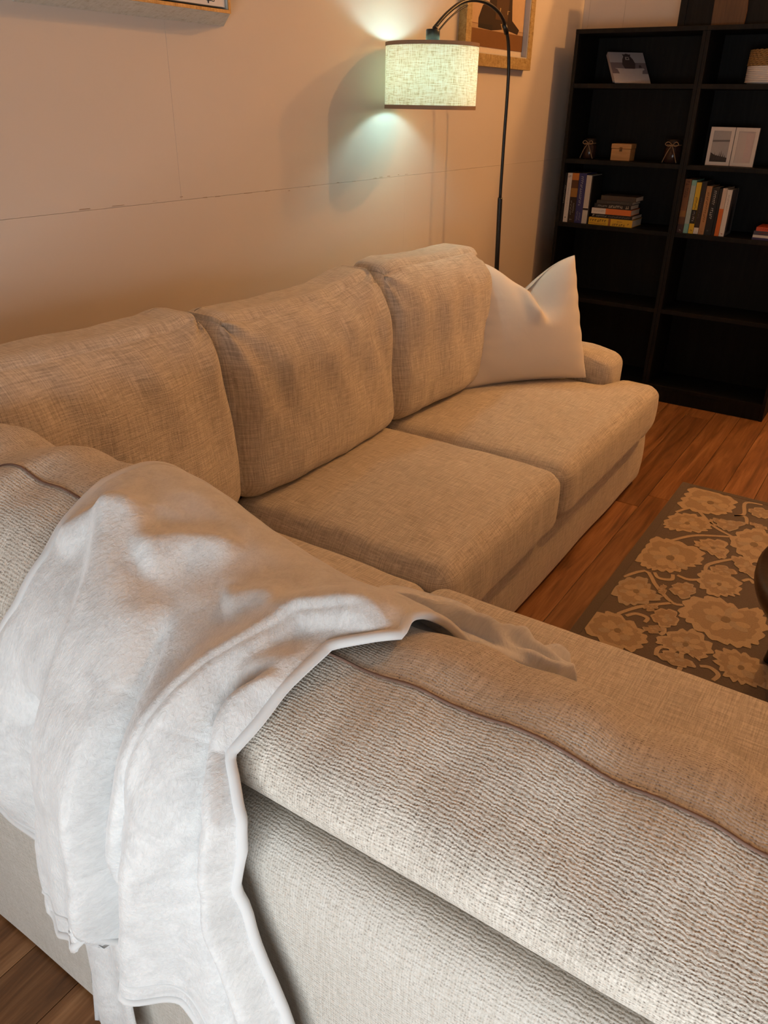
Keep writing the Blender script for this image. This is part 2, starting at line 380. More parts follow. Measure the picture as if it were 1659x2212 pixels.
# two warm ceiling lamps (above and right of the picture)
for i, (p, pw_) in enumerate(((L1, 99), (L2, 50))):
    t = thing('ceiling_lamp', ['bare-bulb ceiling lamp hanging in front of the bookcases', 'bare-bulb ceiling lamp hanging close above the bookcases', 'bare-bulb ceiling lamp hanging over the open side of the room'][i], 'lamp', (p[0], p[1], ZC), 'bare-bulb ceiling lamps')
    lathe('ceiling_rose', [(.0, 0), (.055, 0), (.05, -.02), (.0, -.025)], (p[0], p[1], ZC), pc((.7, .7, .68)), t, 20)
    lathe('socket', [(.0, .115), (.012, .115), (.018, .06), (.018, .035), (.0, .035)], p, M['blackmetal'], t, 16)
    tube('cord', [(p[0], p[1], ZC - .02), (p[0], p[1], p[2] + .11)], .004, M['blackmetal'], t)
    adopt(t); point('ceiling_bulb_light', p, pw_, WARM)

# ------------------------------------------------------------------ sofa
sofa = thing('sectional_sofa', 'L-shaped oatmeal chenille sectional sofa along the wall with its near back toward us', 'sofa', (1.0, 1.2, 0))
def sweep_y(name, prof, y0, y1, mat, parent, n=60, disp=None):
    """open or closed (x,z) outline swept along y with flat ends"""
    P = np.array(prof, float); L = np.r_[0, np.cumsum(np.linalg.norm(np.diff(P, axis=0), axis=1))]
    ys = np.linspace(y0, y1, n); m = len(P); vs = []; uv = []
    for y in ys:
        for i in range(m): vs.append((P[i, 0], y, P[i, 1])); uv.append((y, L[i]))
    vs = np.array(vs)
    if disp is not None: vs = disp(vs)
    fs = [(i * m + k, i * m + k + 1, (i + 1) * m + k + 1, (i + 1) * m + k) for i in range(n - 1) for k in range(m - 1)]
    fs += [tuple(range(m - 1, -1, -1)), tuple((n - 1) * m + k for k in range(m))]
    return mesh_obj(name, vs, fs, mat, parent, True, uv)
def frame_disp(v):
    v = v.copy(); w = vnoise(v, 3.0, 4.2) * .004; v[:, 0] += w * (v[:, 2] < .72); return v
# near back frame: flat outside, rolled top rail
pr = [(.433, .012), (.4325, .2), (.4325, .4), (.433, .56), (.4335, .63), (.437, .662), (.445, .686), (.459, .703), (.478, .711), (.505, .711), (.535, .703), (.552, .68), (.556, .4), (.556, .03)]
pr = crom(pr, np.linspace(0, 1, 46))
sweep_y('back_frame', pr, -.72, 1.74, M['sofa_frame'], sofa, 110, frame_disp)
def dz_noise(P, a, s, seed): return vnoise(P, s, seed) * a
def place(P, c): P = P + np.array(c); return P
def frame_box(name, lo, hi, r, amp=.004, sd=1.0, n=20, fn=None):
    c = [(a + b) / 2 for a, b in zip(lo, hi)]; h = [(b - a) / 2 for a, b in zip(lo, hi)]
    def d(P, U):
        P = P + np.array(c); w = dz_noise(P, amp, 5, sd); P[:, 1] += w * (np.abs(U[:, 1]) > .9); P[:, 0] += w * (np.abs(U[:, 0]) > .9)
        return fn(P, U) if fn else P
    return rcushion(name, h, r, M['sofa_flat'], sofa, d, n)
frame_box('back_frame', (.56, 1.54, .02), (3.20, 1.77, .80), .05)
def railcurve(P, U):
    P[:, 1] -= .010 * (1 - U[:, 2] ** 2) * (U[:, 1] < -.5)
    # soft puckers under the seat fronts
    P[:, 1] += .0025 * np.sin(P[:, 0] * 95) * (U[:, 1] < -.9) * sm(-.6, .6, U[:, 2]); return P
frame_box('front_rail', (1.36, .765, .012), (3.225, .90, .262), .03, fn=railcurve, n=34)
frame_box('seat_deck', (.56, .90, .03), (3.19, 1.56, .255), .02)
frame_box('seat_deck', (.56, -.70, .03), (1.335, .90, .255), .02)
# low rolled arm
def armf(P, U):
    top = sm(.2, 1, U[:, 2]); P[:, 0] += .012 * (U[:, 0]) * top
    fr = sm(-.55, -1, U[:, 1]); P[:, 2] -= .022 * fr * top; P[:, 1] -= 0; return P
frame_box('arm', (3.03, .895, .03), (3.205, 1.58, .58), .05, fn=armf, n=26)
frame_box('arm', (.58, -.74, .03), (1.33, -.66, .56), .035)

def seat(x0, x1, y0, y1, z0, z1, crown, seed, T=None, n=30, front='y'):
    c = ((x0 + x1) / 2, (y0 + y1) / 2, (z0 + z1) / 2); h = ((x1 - x0) / 2, (y1 - y0) / 2, (z1 - z0) / 2)
    def d(P, U):
        u, v, w = U[:, 0], U[:, 1], U[:, 2]
        P[:, 2] += crown * (1 - u ** 2) * (1 - v ** 2) * (w > 0) * np.clip(w, 0, 1)
        P[:, 2] += crown * .35 * np.clip(w, 0, 1) * (1 - np.abs(u) ** 3)
        bul = (1 - w ** 2)
        P[:, 1] += np.sign(v) * .012 * bul * (np.abs(v) > .95) * (1 - u ** 2 * .6)
        P[:, 0] += np.sign(u) * .006 * bul * (np.abs(u) > .95)
        P = P + np.array(c)
        nz = vnoise(P, 7, seed) * .004 + vnoise(P, 16, seed + 3) * .002
        P[:, 2] += nz * np.clip(w, -.2, 1)
        ax = 0 if front == 'y' else 1
        fr = (v < -.6) if front == 'y' else (u > .6)
        pk = .0022 * np.sin(P[:, ax] * 80 + 3 * np.sin(P[:, ax] * 13 + seed)) * (w > -.95) * (1 - np.clip(w, 0, 1) * .8)
        if front == 'y': P[:, 1] += pk * fr
        else: P[:, 0] += pk * fr
        if T:
            xr, ycut = T; k = sm(ycut + .03, ycut - .03, P[:, 1]); f = np.clip((P[:, 0] - (x1 - .18)) / .18, 0, 1)
            P[:, 0] += (xr - x1) * k * f
        return P
    return rcushion('seat_cushion', h, .05, M['sofa_flat'], sofa, d, n)
seat(2.127, 3.02, .717, 1.42, .268, .468, .022, 1.0, T=(3.172, .885), n=40)
seat(1.378, 2.121, .717, 1.42, .268, .472, .026, 2.0, n=38)
seat(.80, 1.372, .742, 1.42, .262, .455, .020, 3.0, n=34)
seat(.80, 1.372, -.64, .735, .262, .474, .016, 4.0, n=40, front='x')

def back(x0, x1, zt, seed, dy=0.0, n=46):
    c = ((x0 + x1) / 2, 1.445 + dy, .715); h = ((x1 - x0) / 2, .125, .245)
    uu = np.linspace(-1, 1, len(zt))
    def d(P, U):
        u, v, w = U[:, 0], U[:, 1], U[:, 2]; s = (w + 1) / 2
        nar = 1 - .30 * sm(.45, 1.0, w) * 1.0
        P[:, 1] *= nar
        P[:, 1] -= (.045 * (1 - u ** 2) ** .8 * (1 - w ** 2) ** .6) * (v < 0) * np.abs(v)
        P[:, 1] -= .02 * (1 - np.abs(u) ** 4) * np.clip(-w, 0, 1) * (v < 0)
        P[:, 1] += .035 * s ** 1.3
        P[:, 2] += np.interp(u, uu, zt) * sm(-.2, 1, w) - .96 * sm(-.2, 1, w)
        P[:, 2] += .012 * (1 - u ** 2) * (w > .9) * 0
        # side edges pull in around mid height, so neighbours meet in a soft V
        P[:, 0] *= 1 + .014 * (1 - w ** 2) - .03 * sm(.5, 1, w) * np.abs(u)
        P = P + np.array(c)
        for (cu, ph, k) in ((-1, .3, 9), (1, 1.1, 10)):
            du, dw = (u - cu) * h[0], (w - 1.02) * h[2]; r = np.sqrt(du ** 2 + dw ** 2); a = np.arctan2(dw, -cu * du)
            P[:, 1] += .011 * np.sin(a * k + ph + seed) * np.exp(-r / .13) * (v < .3) * sm(.0, .05, r)
            P[:, 2] += .006 * np.sin(a * 7 + ph + seed * 2) * np.exp(-r / .09) * sm(.3, 1, w)
        nz = vnoise(P, 6, seed) * .011 + vnoise(P * np.array([1.6, 1, .7]), 13, seed + 5) * .005
        P[:, 1] -= nz * (v < .2) * (1 - .5 * sm(.6, 1, w)); P[:, 2] += nz * .6 * sm(.6, 1, w)
        # drape lines falling from the top edge
        P[:, 1] += .0045 * np.sin(P[:, 0] * 38 + 4 * np.sin(P[:, 2] * 5 + seed) + seed) * sm(.9, .2, np.abs(w - .35)) * (v < 0)
        return P
    return rcushion('back_cushion', h, .075, M['sofa_flat'], sofa, d, n)
back(.60, 1.376, [.985, .998, 1.0, .998, .994, .993, 1.006], 1.3)
back(1.372, 2.118, [.984, .968, .964, .963, .968, .985, 1.008], 2.1)
back(2.112, 2.862, [.985, .998, .99, .986, .984, .98, .955], 3.7)

# loose cushions of the near back
CR_L = [(.4, .88), (.52, .88), (.60, .893), (.68, .908), (.765, .93), (.877, .945), (.966, .956), (1.03, .960), (1.1, .946), (1.23, .952), (1.4, .95)]
CR_R = [(-.8, .855), (-.014, .857), (.05, .862), (.107, .866), (.17, .872), (.227, .879), (.33, .873), (.42, .868), (.6, .86)]
CP = [(.535, .733, 0), (.497, .731, 0), (.467, .750, .05), (.453, .79, .3), (.472, .834, .7), (.53, .866, .95), (.60, .8845, 1), (.672, .886, 1), (.735, .862, 1), (.775, .80, .65), (.79, .70, .25),
      (.80, .58, 0), (.792, .49, 0), (.70, .478, 0), (.585, .50, 0), (.567, .62, 0), (.566, .70, 0), (.560, .725, 0), (.535, .733, 0)]
def near_cushion(y0, y1, tab, seed):
    K, NS = 110, 150
    pr = crom(CP, np.linspace(0, 1, K)); L = np.r_[0, np.cumsum(np.linalg.norm(np.diff(pr[:, :2], axis=0), axis=1))]
    ty, tz = [a for a, _ in tab], [b for _, b in tab]
    lin = np.linspace(-1, 1, NS); ys = (y0 + y1) / 2 + (y1 - y0) / 2 * np.sign(lin) * (1 - (1 - np.abs(lin)) ** 1.5)
    V = []; UV = []; R = .075
    for y in ys:
        e = min(y - y0, y1 - y); s = 1 if e >= R else math.sqrt(max(0, 1 - (1 - e / R) ** 2)) ** .75
        s = max(s, .02); dz = np.interp(y, ty, tz) - .886
        x = .635 + (pr[:, 0] - .635) * (.35 + .65 * s if s > .1 else s * 4.15); z0 = pr[:, 1] + pr[:, 2] * dz; z = .68 + (z0 - .68) * s
        V.append(np.stack([x, np.full(K, y), z], 1)); UV.append(np.stack([np.full(K, y), L], 1))
    V = np.concatenate(V); UV = np.concatenate(UV)
    w = np.tile(pr[:, 2], NS)
    nz = vnoise(V * np.array([1, .8, 1]), 6, seed) * .011 + vnoise(V * np.array([.8, 1.5, .8]), 15, seed + 2) * .0045
    # diagonal sags on the outside face
    sag = .0045 * np.sin(V[:, 1] * 42 - V[:, 2] * 30 + 2 * np.sin(V[:, 2] * 20 + seed)) * sm(.75, .80, V[:, 2])
    C0 = np.array([.635, 0, .68]); D = V - C0; D[:, 1] = 0; D /= np.maximum(np.linalg.norm(D, axis=1, keepdims=True), .05)
    amt = (nz + sag) * sm(.74, .80, V[:, 2])
    V = V + D * amt[:, None]
    F = [(i * K + k, i * K + (k + 1) , (i + 1) * K + (k + 1), (i + 1) * K + k) for i in range(NS - 1) for k in range(K - 1)]
    F += [tuple(range(K - 2, -1, -1)), tuple((NS - 1) * K + k for k in range(K - 1))]
    o = mesh_obj('back_cushion', V, F, M['sofa'], sofa, True, UV)
    ks = int(np.argmin(np.abs(pr[:, 0] - .60) + (pr[:, 1] < .8) * 9)); pts = []
    for i in range(NS):
        p = V[i * K + ks]
        if y0 + .05 < p[1] < y1 - .05: pts.append((p[0] - .0005, p[1], p[2] + .0002))
    s = tube('seam', pts, .0021, M['seam'], o, 6); s['label'] = 'dark brown seam line'
    return o
near_cushion(-.66, .555, CR_R, 2.0)
near_cushion(.560, 1.34, CR_L, 5.0)
adopt(sofa)

# ------------------------------------------------------------------ plush blanket
CREST = [(-.6, .885), (-.02, .868), (.11, .877), (.23, .888), (.33, .885), (.417, .908), (.465, .910), (.52, .903), (.6, .916), (.68, .936), (.765, .974), (.877, .990), (.95, .985), (1.0, .975), (1.3, .97)]
PROF = np.array([(.90, .49, 0), (.875, .56, 0), (.85, .66, .2), (.822, .75, .6), (.785, .825, .9), (.74, .878, 1), (.685, .905, 1), (.60, .902, 1), (.525, .882, .95), (.460, .847, .7), (.428, .797, .35),
                 (.419, .74, .1), (.418, .66, 0), (.414, .5, 0), (.407, .3, 0), (.40, .12, 0), (.395, -.05, 0)])
_tt = np.linspace(0, 1, 400); _pp = crom(PROF, _tt); _aa = np.r_[0, np.cumsum(np.linalg.norm(np.diff(_pp[:, :2], axis=0), axis=1))]
def arc(t): return np.interp(t, _tt, _aa)
_cy = np.linspace(-.6, 1.3, 761); _cz = np.interp(_cy, [c[0] for c in CREST], [c[1] for c in CREST])
_k = np.exp(-np.linspace(-2.2, 2.2, 41) ** 2); _cz = np.convolve(np.pad(_cz, 20, mode='edge'), _k / _k.sum(), mode='valid')
def drape(y, t):
    p = crom(PROF, t); dz = np.interp(y, _cy, _cz) - .905 - .022
    return np.stack([p[..., 0], y, p[..., 1] + p[..., 2] * dz], -1)
def poly_dist(poly, y, a):
    P = np.array([(q[0], float(arc(q[1]))) for q in poly]); best = np.full(y.shape, 1e9); side = np.zeros(y.shape); par = np.zeros(y.shape)
    for i in range(len(P) - 1):
        d = P[i + 1] - P[i]; L2_ = d @ d; ry, ra = y - P[i, 0], a - P[i, 1]
        k = np.clip((ry * d[0] + ra * d[1]) / L2_, 0, 1); ey, ea = ry - k * d[0], ra - k * d[1]; dist = np.hypot(ey, ea)
        s = np.sign(d[0] * ra - d[1] * ry); m = dist < best
        best = np.where(m, dist, best); side = np.where(m, s, side); par = np.where(m, (i + k) / (len(P) - 1), par)
    return best, side, par     # side +1: toward smaller y
def ridge(y, a, poly, A, wr, wl, taper=(0, 1)):
    d, s, q = poly_dist(poly, y, a); w = np.where(s > 0, wr, wl)
    return A * sm(0, .14, q) * (sm(1, .72, q) if len(poly) < 5 else 1) * np.exp(-(d / w) ** 2)
def step(y, a, poly, A, proud, wlong, wshort):
    d, s, q = poly_dist(poly, y, a); return A * sm(0, .14, q) * np.where(s == proud, np.exp(-d / wlong), np.exp(-(d / wshort) ** 2))
BC1 = [(.83, .40), (.815, .435), (.80, .456), (.75, .515), (.73, .55), (.725, .618), (.74, .674), (.765, .729), (.79, .774), (.815, .821), (.82, .90)]
BV2 = [(.645, .50), (.63, .538), (.62, .571), (.62, .618), (.63, .685), (.645, .732), (.655, .791), (.665, .85), (.68, .90)]
BR3 = [(.41, .394), (.435, .394), (.495, .409), (.535, .45), (.54, .50), (.55, .529), (.56, .568), (.585, .635), (.605, .70), (.635, .765), (.65, .80)]
BC3 = [(.40, .405), (.45, .412), (.50, .441), (.525, .491), (.545, .526), (.555, .562), (.565, .609), (.577, .662), (.60, .735), (.635, .785), (.66, .83)]
BR4 = [(.465, .456), (.505, .509), (.52, .541), (.54, .582), (.545, .688), (.59, .797), (.635, .871), (.65, .92)]
BC4 = [(.455, .48), (.487, .515), (.507, .538), (.507, .562), (.49, .626), (.478, .685), (.48, .765), (.48, .797), (.48, .853), (.48, .95)]
BR5 = [(.455, .453), (.468, .503), (.485, .529), (.488, .562), (.468, .621), (.455, .65), (.46, .718), (.462, .759), (.43, .788), (.395, .829), (.36, .9)]
BR2 = [(.755, .43), (.765, .471), (.735, .509), (.70, .588), (.728, .721), (.76, .803), (.775, .90)]
BR2b = [(.68, .482), (.675, .529), (.655, .588), (.65, .606), (.662, .688), (.668, .756), (.695, .821), (.72, .90)]
BT2 = [(.735, .486), (.71, .438), (.675, .412), (.64, .406)]
BT1 = [(.83, .515), (.81, .476), (.79, .453), (.755, .432)]
BT3 = [(.60, .465), (.575, .44), (.545, .425)]
BL0 = [(.86, .56), (.87, .66), (.895, .74), (.90, .82)]
BG1 = [(.775, .66), (.79, .70), (.812, .745), (.835, .80), (.845, .83), (.85, .90)]
BP = [(.785, .665), (.80, .69), (.805, .72)]
def folds(y, t):
    a = arc(t); h = np.zeros(y.shape)
    low = sm(.55, .75, t); y = y + .028 * low * sm(.50, .70, y)
    h += step(y, a, BC1, .020 + .014 * low, 1, .05, .013)
    h += ridge(y, a, BR2, .012 + .016 * low, .035, .03)
    h += ridge(y, a, BR2b, .018 + .036 * low, .024, .042)
    h -= ridge(y, a, BV2, .018 + .050 * low, .010, .013); h -= ridge(y, a, BG1, .022, .010, .014); h -= ridge(y, a, BC3, .012 + .014 * low, .008, .005)
    h += step(y, a, BC3, .028, -1, .040, .012)
    h += ridge(y, a, BR3, .014, .03, .03)
    h += ridge(y, a, BR4, .020 + .040 * low, .040, .030)
    h -= ridge(y, a, BC4, .020 + .034 * low, .009, .012)
    h += ridge(y, a, BR5, .018 + .018 * low, .018, .020)
    h += ridge(y, a, BT2, .018, .018, .03); h += ridge(y, a, BT1, .020, .02, .02); h += ridge(y, a, BT3, .014, .02, .02)
    h += ridge(y, a, BL0, .014 + .024 * low, .03, .03); h -= ridge(y, a, BP, .026, .022, .02)
    h = np.maximum(h + .016 * low, -.003)
    for _ in range(6):
        q = np.pad(h, 2, mode='edge'); h = (q[1:-3, 2:-2] + q[3:-1, 2:-2] + q[2:-2, 1:-3] + q[2:-2, 3:-1] + 2 * q[2:-2, 2:-2]) / 6
    return h
LT = [(0, .80), (.2, .84), (.376, .868), (.424, .87), (.476, .855), (.526, .84), (.579, .842), (.662, .875), (.724, .915), (.791, .955), (.829, .945), (.9, .93), (1, .92)]
RT = [(0, .33), (.15, .35), (.235, .37), (.285, .385), (.31, .395), (.34, .402), (.374, .405), (.40, .395), (.447, .45), (.491, .455), (.547, .462), (.585, .472), (.606, .458), (.647, .436), (.691, .434), (.744, .445), (.774, .425), (.806, .39), (.826, .37), (.9, .32), (1, .28)]
HEM = [(.2, .95), (.3, .935), (.45, .900), (.50, .872), (.55, .848), (.60, .836), (.64, .832), (.654, .828), (.660, .815), (.68, .826), (.74, .838), (.78, .836), (.785, .832), (.792, .812), (.84, .812), (.90, .812), (.94, .808), (.955, .795)]
blanket = thing('throw_blanket', 'white plush throw blanket draped over the near sofa back', 'blanket', (.42, .65, .02))
def sheet(name, sN, tN, t0, lt, rt_, hem, hfn, off, thick=.006):
    s = np.linspace(0, 1, sN)[:, None]; tau = np.linspace(0, 1, tN)[None, :]
    tb = np.full((sN, 1), .88)
    for _ in range(6):       # hem height depends on where the column ends up sideways
        yb = np.interp(tb, [p[0] for p in lt], [p[1] for p in lt]) * (1 - s) + np.interp(tb, [p[0] for p in rt_], [p[1] for p in rt_]) * s
        tb = np.interp(yb, [p[0] for p in hem], [p[1] for p in hem])
    kn, tk = .90, min(.79, t0 + .5 * (.9 - t0)) if t0 > .5 else .79
    T = np.where(tau < kn, t0 + (tk - t0) * tau / kn, tk + (tb - tk) * (tau - kn) / (1 - kn))
    Y = np.interp(T, [p[0] for p in lt], [p[1] for p in lt]) * (1 - s) + np.interp(T, [p[0] for p in rt_], [p[1] for p in rt_]) * s
    P = drape(Y, T); e = 1e-3
    dt = drape(Y, T + e) - drape(Y, T - e); dy = drape(Y + e, T) - drape(Y - e, T); nrm = np.cross(dy, dt); nrm /= np.linalg.norm(nrm, axis=2, keepdims=True)
    if nrm[sN // 2, int(tN * .8), 0] > 0: nrm = -nrm
    H = hfn(Y, T) + off
    flat = P.reshape(-1, 3)
    H = H + (vnoise(flat, 11, 3.1) * .004 + vnoise(flat, 27, 8.0) * .0016).reshape(H.shape)
    edge = sm(0, .05, s) * sm(1, .95, s); H = off * .6 + (H - off * .6) * (.35 + .65 * edge)
    P = P + nrm * H[..., None]
    uv = np.stack([Y, np.broadcast_to(arc(T), Y.shape)], -1).reshape(-1, 2)
    F = [(i * tN + j, i * tN + j + 1, (i + 1) * tN + j + 1, (i + 1) * tN + j) for i in range(sN - 1) for j in range(tN - 1)]
    o = mesh_obj(name, P.reshape(-1, 3), F, M['plush'], blanket, True, uv)
    sd = o.modifiers.new('thickness', 'SOLIDIFY'); sd.thickness = thick; sd.offset = 0
    return o, P
main_sheet, MP = sheet('draped_sheet', 260, 330, .012, LT, RT, HEM, folds, .008)
UL = [(0, .815), (.7, .80), (.88, .795), (1, .845)]; UR = [(0, .70), (.7, .70), (.88, .71), (1, .70)]
sheet('under_layer', 40, 60, .72, UL, UR, [(0, .955), (.70, .945), (.74, .965), (.85, .96), (1, .95)], lambda y, t: .007 * np.sin((y - .70) * 90), .001, .005)
# stitched hem: rolled lower edge and the stitch line above it
def hem_tube(j, r, out):
    ps = [MP[i, j] + np.array([-out, 0, 0]) for i in range(2, MP.shape[0] - 2, 2)]
    return tube('hem', ps, r, M['plush'], main_sheet, 8)
hem_tube(-1, .0062, .001); hem_tube(-9, .0030, .0022)
for i, nm in ((1, 'rolled_edge'), (-2, 'rolled_edge')):
    tube(nm, [MP[i, j] for j in range(40, MP.shape[1] - 2, 3)], .0068, M['plush'], main_sheet, 8)
# crumpled tail slipping down between the seat and the near cushion
tp = crom([(.765, .52, .80), (.825, .44, .772), (.858, .385, .742), (.873, .345, .730), (.880, .30, .724), (.884, .266, .718), (.886, .250, .704)], np.linspace(0, 1, 90)); K = 48; V = []; UVs = []
for i, p in enumerate(tp):
    f = i / 89; r = (.036 * (1 - .25 * f)) * min(1, 6 * (1 - f) + .12)
    for k in range(K):
        a = 2 * math.pi * k / K; w = 1 + .22 * math.sin(5 * a + 7 * f) + .14 * math.sin(9 * a - 13 * f + 1) + .25 * noise.noise(Vector((f * 9, math.cos(a) * 1.6, math.sin(a) * 1.6)))
        lowz = (p[2] - .505) * min(1, 4 * (1 - f) + .1)
        V.append((p[0] + r * 1.55 * w * math.cos(a), p[1] + .010 * math.sin(3 * a + 8 * f), p[2] + (r * w if math.sin(a) > 0 else lowz) * math.sin(a))); UVs.append((p[1], r * a))
Fs = [(i * K + k, i * K + (k + 1) % K, (i + 1) * K + (k + 1) % K, (i + 1) * K + k) for i in range(89) for k in range(K)] + [tuple(range(K))[::-1], tuple(89 * K + k for k in range(K))]
mesh_obj('crumpled_tail', V, Fs, M['plush'], blanket, True, UVs)
adopt(blanket)
# ------------------------------------------------------------------ throw pillow
def pillow():
    n = 60; u = np.linspace(-1, 1, n); U, Vv = np.meshgrid(u, u, indexing='ij')
    sp = lambda t: np.sign(t) * (1 - (1 - np.abs(t)) ** 1.35)
    U, Vv = sp(U), sp(Vv)
    B0, B1 = np.array([2.575, 1.315, .487]), np.array([2.995, .985, .487]); T0, T1 = np.array([2.86, 1.475, .925]), np.array([3.04, 1.115, .955])
    a, b = (U + 1) / 2, (Vv + 1) / 2
    # edges bow inward between the corners
    a2 = .5 + (a - .5) * (1 - .055 * (1 - Vv ** 2)); b2 = .5 + (b - .5) * (1 - .05 * (1 - U ** 2) * (Vv < 0)) 
    dip = .30 * np.exp(-(np.abs(U - .02) / .55) ** 1.35) * sm(.1, 1, b) ** 1.6
    b2 = b2 - dip
    P = ((1 - b2)[..., None] * ((1 - a2)[..., None] * B0 + a2[..., None] * B1) + b2[..., None] * ((1 - a2)[..., None] * T0 + a2[..., None] * T1))
    nrm = np.array([-.60, -.72, .33]); nrm /= np.linalg.norm(nrm)
    th = .105 * ((1 - U ** 2) * (1 - Vv ** 2)) ** .42
    # karate-chop crease: the left flap rolls over in front of the right one
    line = U - (.02 + .30 * (1 - b)); cre = sm(.42, .8, b) * np.exp(-(np.abs(U) / .8) ** 4)
    fr = th + cre * (.030 * np.exp(-((line + .08) / .14) ** 2) - .060 * sm(-.05, .12, line) * np.exp(-np.clip(line - .12, 0, 9) / .30))
    w = (1 - U ** 2) * (1 - Vv ** 2)
    wr = .0018 * np.sin(b * 60 + 3 * np.sin(a * 9)) * np.exp(-(a / .18) ** 2) * (1 - Vv ** 2) + .003 * np.sin(b * 40) * np.exp(-((1 - a) / .1) ** 2) * (1 - Vv ** 2)
    fr = fr + wr + .004 * np.sin(a * 18 + b * 25) * np.exp(-((a) / .25) ** 2 - (b / .2) ** 2)
    F1 = P + nrm * fr[..., None]; F2 = P - nrm * (th * .9)[..., None]
    V = np.concatenate([F1.reshape(-1, 3), F2.reshape(-1, 3)]); q = lambda i, j, k: k * n * n + i * n + j
    F = [(q(i, j, 0), q(i, j + 1, 0), q(i + 1, j + 1, 0), q(i + 1, j, 0)) for i in range(n - 1) for j in range(n - 1)]
    F += [(q(i, j, 1), q(i + 1, j, 1), q(i + 1, j + 1, 1), q(i, j + 1, 1)) for i in range(n - 1) for j in range(n - 1)]
    V = V - np.array([2.78, 1.15, .476]); bm = bmesh.new(); me = bpy.data.meshes.new('t'); me.from_pydata(V.tolist(), [], F); bm.from_mesh(me); bmesh.ops.remove_doubles(bm, verts=bm.verts, dist=.0004)
    bmesh.ops.recalc_face_normals(bm, faces=bm.faces)
    root = thing('throw_pillow', 'white square throw pillow with a chopped top leaning in the far sofa corner', 'pillow', (2.78, 1.15, .476))
    bm_obj('cover', bm, M['cotton'], root, True)
    edge = [F1[i, 0] for i in range(0, n, 3)] + [F1[-1, j] for j in range(0, n, 3)] + [F1[i, -1] for i in range(n - 1, -1, -3)] + [F1[0, j] for j in range(n - 1, -1, -3)]
    tube('edge_seam', [e - np.array([2.78, 1.15, .476]) for e in edge], .0022, M['cotton'], root, 6, closed=True)
pillow()

# ------------------------------------------------------------------ arc floor lamp
lamp = thing('arc_floor_lamp', 'black arc floor lamp with a lit linen drum shade over the sofa', 'lamp', (3.43, 1.6, 0))
lathe('base', [(.0, 0), (.14, 0), (.14, .018), (.13, .024), (.0, .026)], (3.44, 1.6, 0.001), M['blackmetal'], lamp, 40)
tube('lower_pole', [(3.44, 1.60, .02), (3.387, 1.60, .755), (3.362, 1.60, 1.085), (3.3615, 1.6, 1.092)], [.0105, .0105, .0105, .009], M['blackmetal'], lamp, 14)
arcp = crom([(3.362, 1.60, 1.08), (3.355, 1.60, 1.30), (3.352, 1.60, 1.50), (3.343, 1.60, 1.60), (3.315, 1.60, 1.69), (3.25, 1.60, 1.754), (3.15, 1.602, 1.786), (3.04, 1.606, 1.792), (2.94, 1.612, 1.776), (2.85, 1.62, 1.735), (2.785, 1.628, 1.690)], np.linspace(0, 1, 60))
tube('arc_arm', arcp, .0068, M['blackmetal'], lamp, 12)
tube('arc_joint', [(3.30, 1.60, 1.705), (3.275, 1.60, 1.733)], .0095, M['blackmetal'], lamp, 10)
tube('cable_rod', [p + np.array([.004, -.01, -.013]) for p in arcp[46:]], .003, M['blackmetal'], lamp, 8)
SC = (2.775, 1.63)
bm = bmesh.new(); bmesh.ops.create_uvsphere(bm, u_segments=12, v_segments=8, radius=.010); [setattr(v, 'co', v.co + Vector((2.785, 1.628, 1.686))) for v in bm.verts]
bm_obj('knuckle', bm, M['blackmetal'], lamp, True)
lathe('shade_cap', [(.0, .040), (.023, .040), (.0245, .037), (.0245, 0), (.0, 0)], (SC[0], SC[1], 1.643), M['blackmetal'], lamp, 24)
shade = lathe('lamp_shade', [(.165, z) for z in np.linspace(0, .205, 8)], (SC[0], SC[1], 1.435), M['shade'], lamp, 72)
lathe('trim_band', [(.1662, 0), (.1662, .013)], (SC[0], SC[1], 1.4335), M['trim_brown'], shade, 72)
lathe('trim_band', [(.1662, 0), (.1662, .012)], (SC[0], SC[1], 1.629), M['trim_brown'], shade, 72)
for k in range(3):
    t = 2 * math.pi * k / 3 + .5
    tube('spider_rod', [(SC[0], SC[1], 1.632), (SC[0] + .164 * math.cos(t), SC[1] + .164 * math.sin(t), 1.632)], .0018, M['blackmetal'], lamp, 6)
lathe('bulb_holder', [(.0, .05), (.014, .05), (.016, 0), (.0, 0)], (SC[0], SC[1], 1.585), M['blackmetal'], lamp, 16)
bm = bmesh.new(); bmesh.ops.create_uvsphere(bm, u_segments=20, v_segments=14, radius=.030)
for v in bm.verts: v.co = Vector((SC[0] + v.co.x, SC[1] + v.co.y, 1.548 + v.co.z * 1.2))
bulb = bm_obj('bulb', bm, emit('lit_bulb', (.47, .90, 1.0), LAMP_STRENGTH), lamp, True); bulb['label'] = 'lit cool white bulb'
adopt(lamp)

# ------------------------------------------------------------------ pictures on the back wall
def frame_bars(root, x0, x1, z0, z1, y0, y1, w, mat, side=None):
    for lo, hi in (((x0, y0, z0), (x1, y1, z0 + w)), ((x0, y0, z1 - w), (x1, y1, z1)), ((x0, y0, z0 + w), (x0 + w, y1, z1 - w)), ((x1 - w, y0, z0 + w), (x1, y1, z1 - w))):
        box('frame_rail', lo, hi, mat, root, bev=.0012)
art = thing('framed_canvas', 'white canvas in a silver-sided gold-edged floating frame high on the wall', 'picture', (1.58, 1.77, 1.652))
X0, X1, Z0, Z1 = 1.268, 1.879, 1.660, 2.42
fo, bo, inn = (X0, X1, Z0, Z1), (1.262, 1.925, 1.636, 2.445), (X0 + .008, X1 - .008, Z0 + .008, Z1 - .008)
def corners(r, y): return [(r[0], y, r[2]), (r[1], y, r[2]), (r[1], y, r[3]), (r[0], y, r[3])]
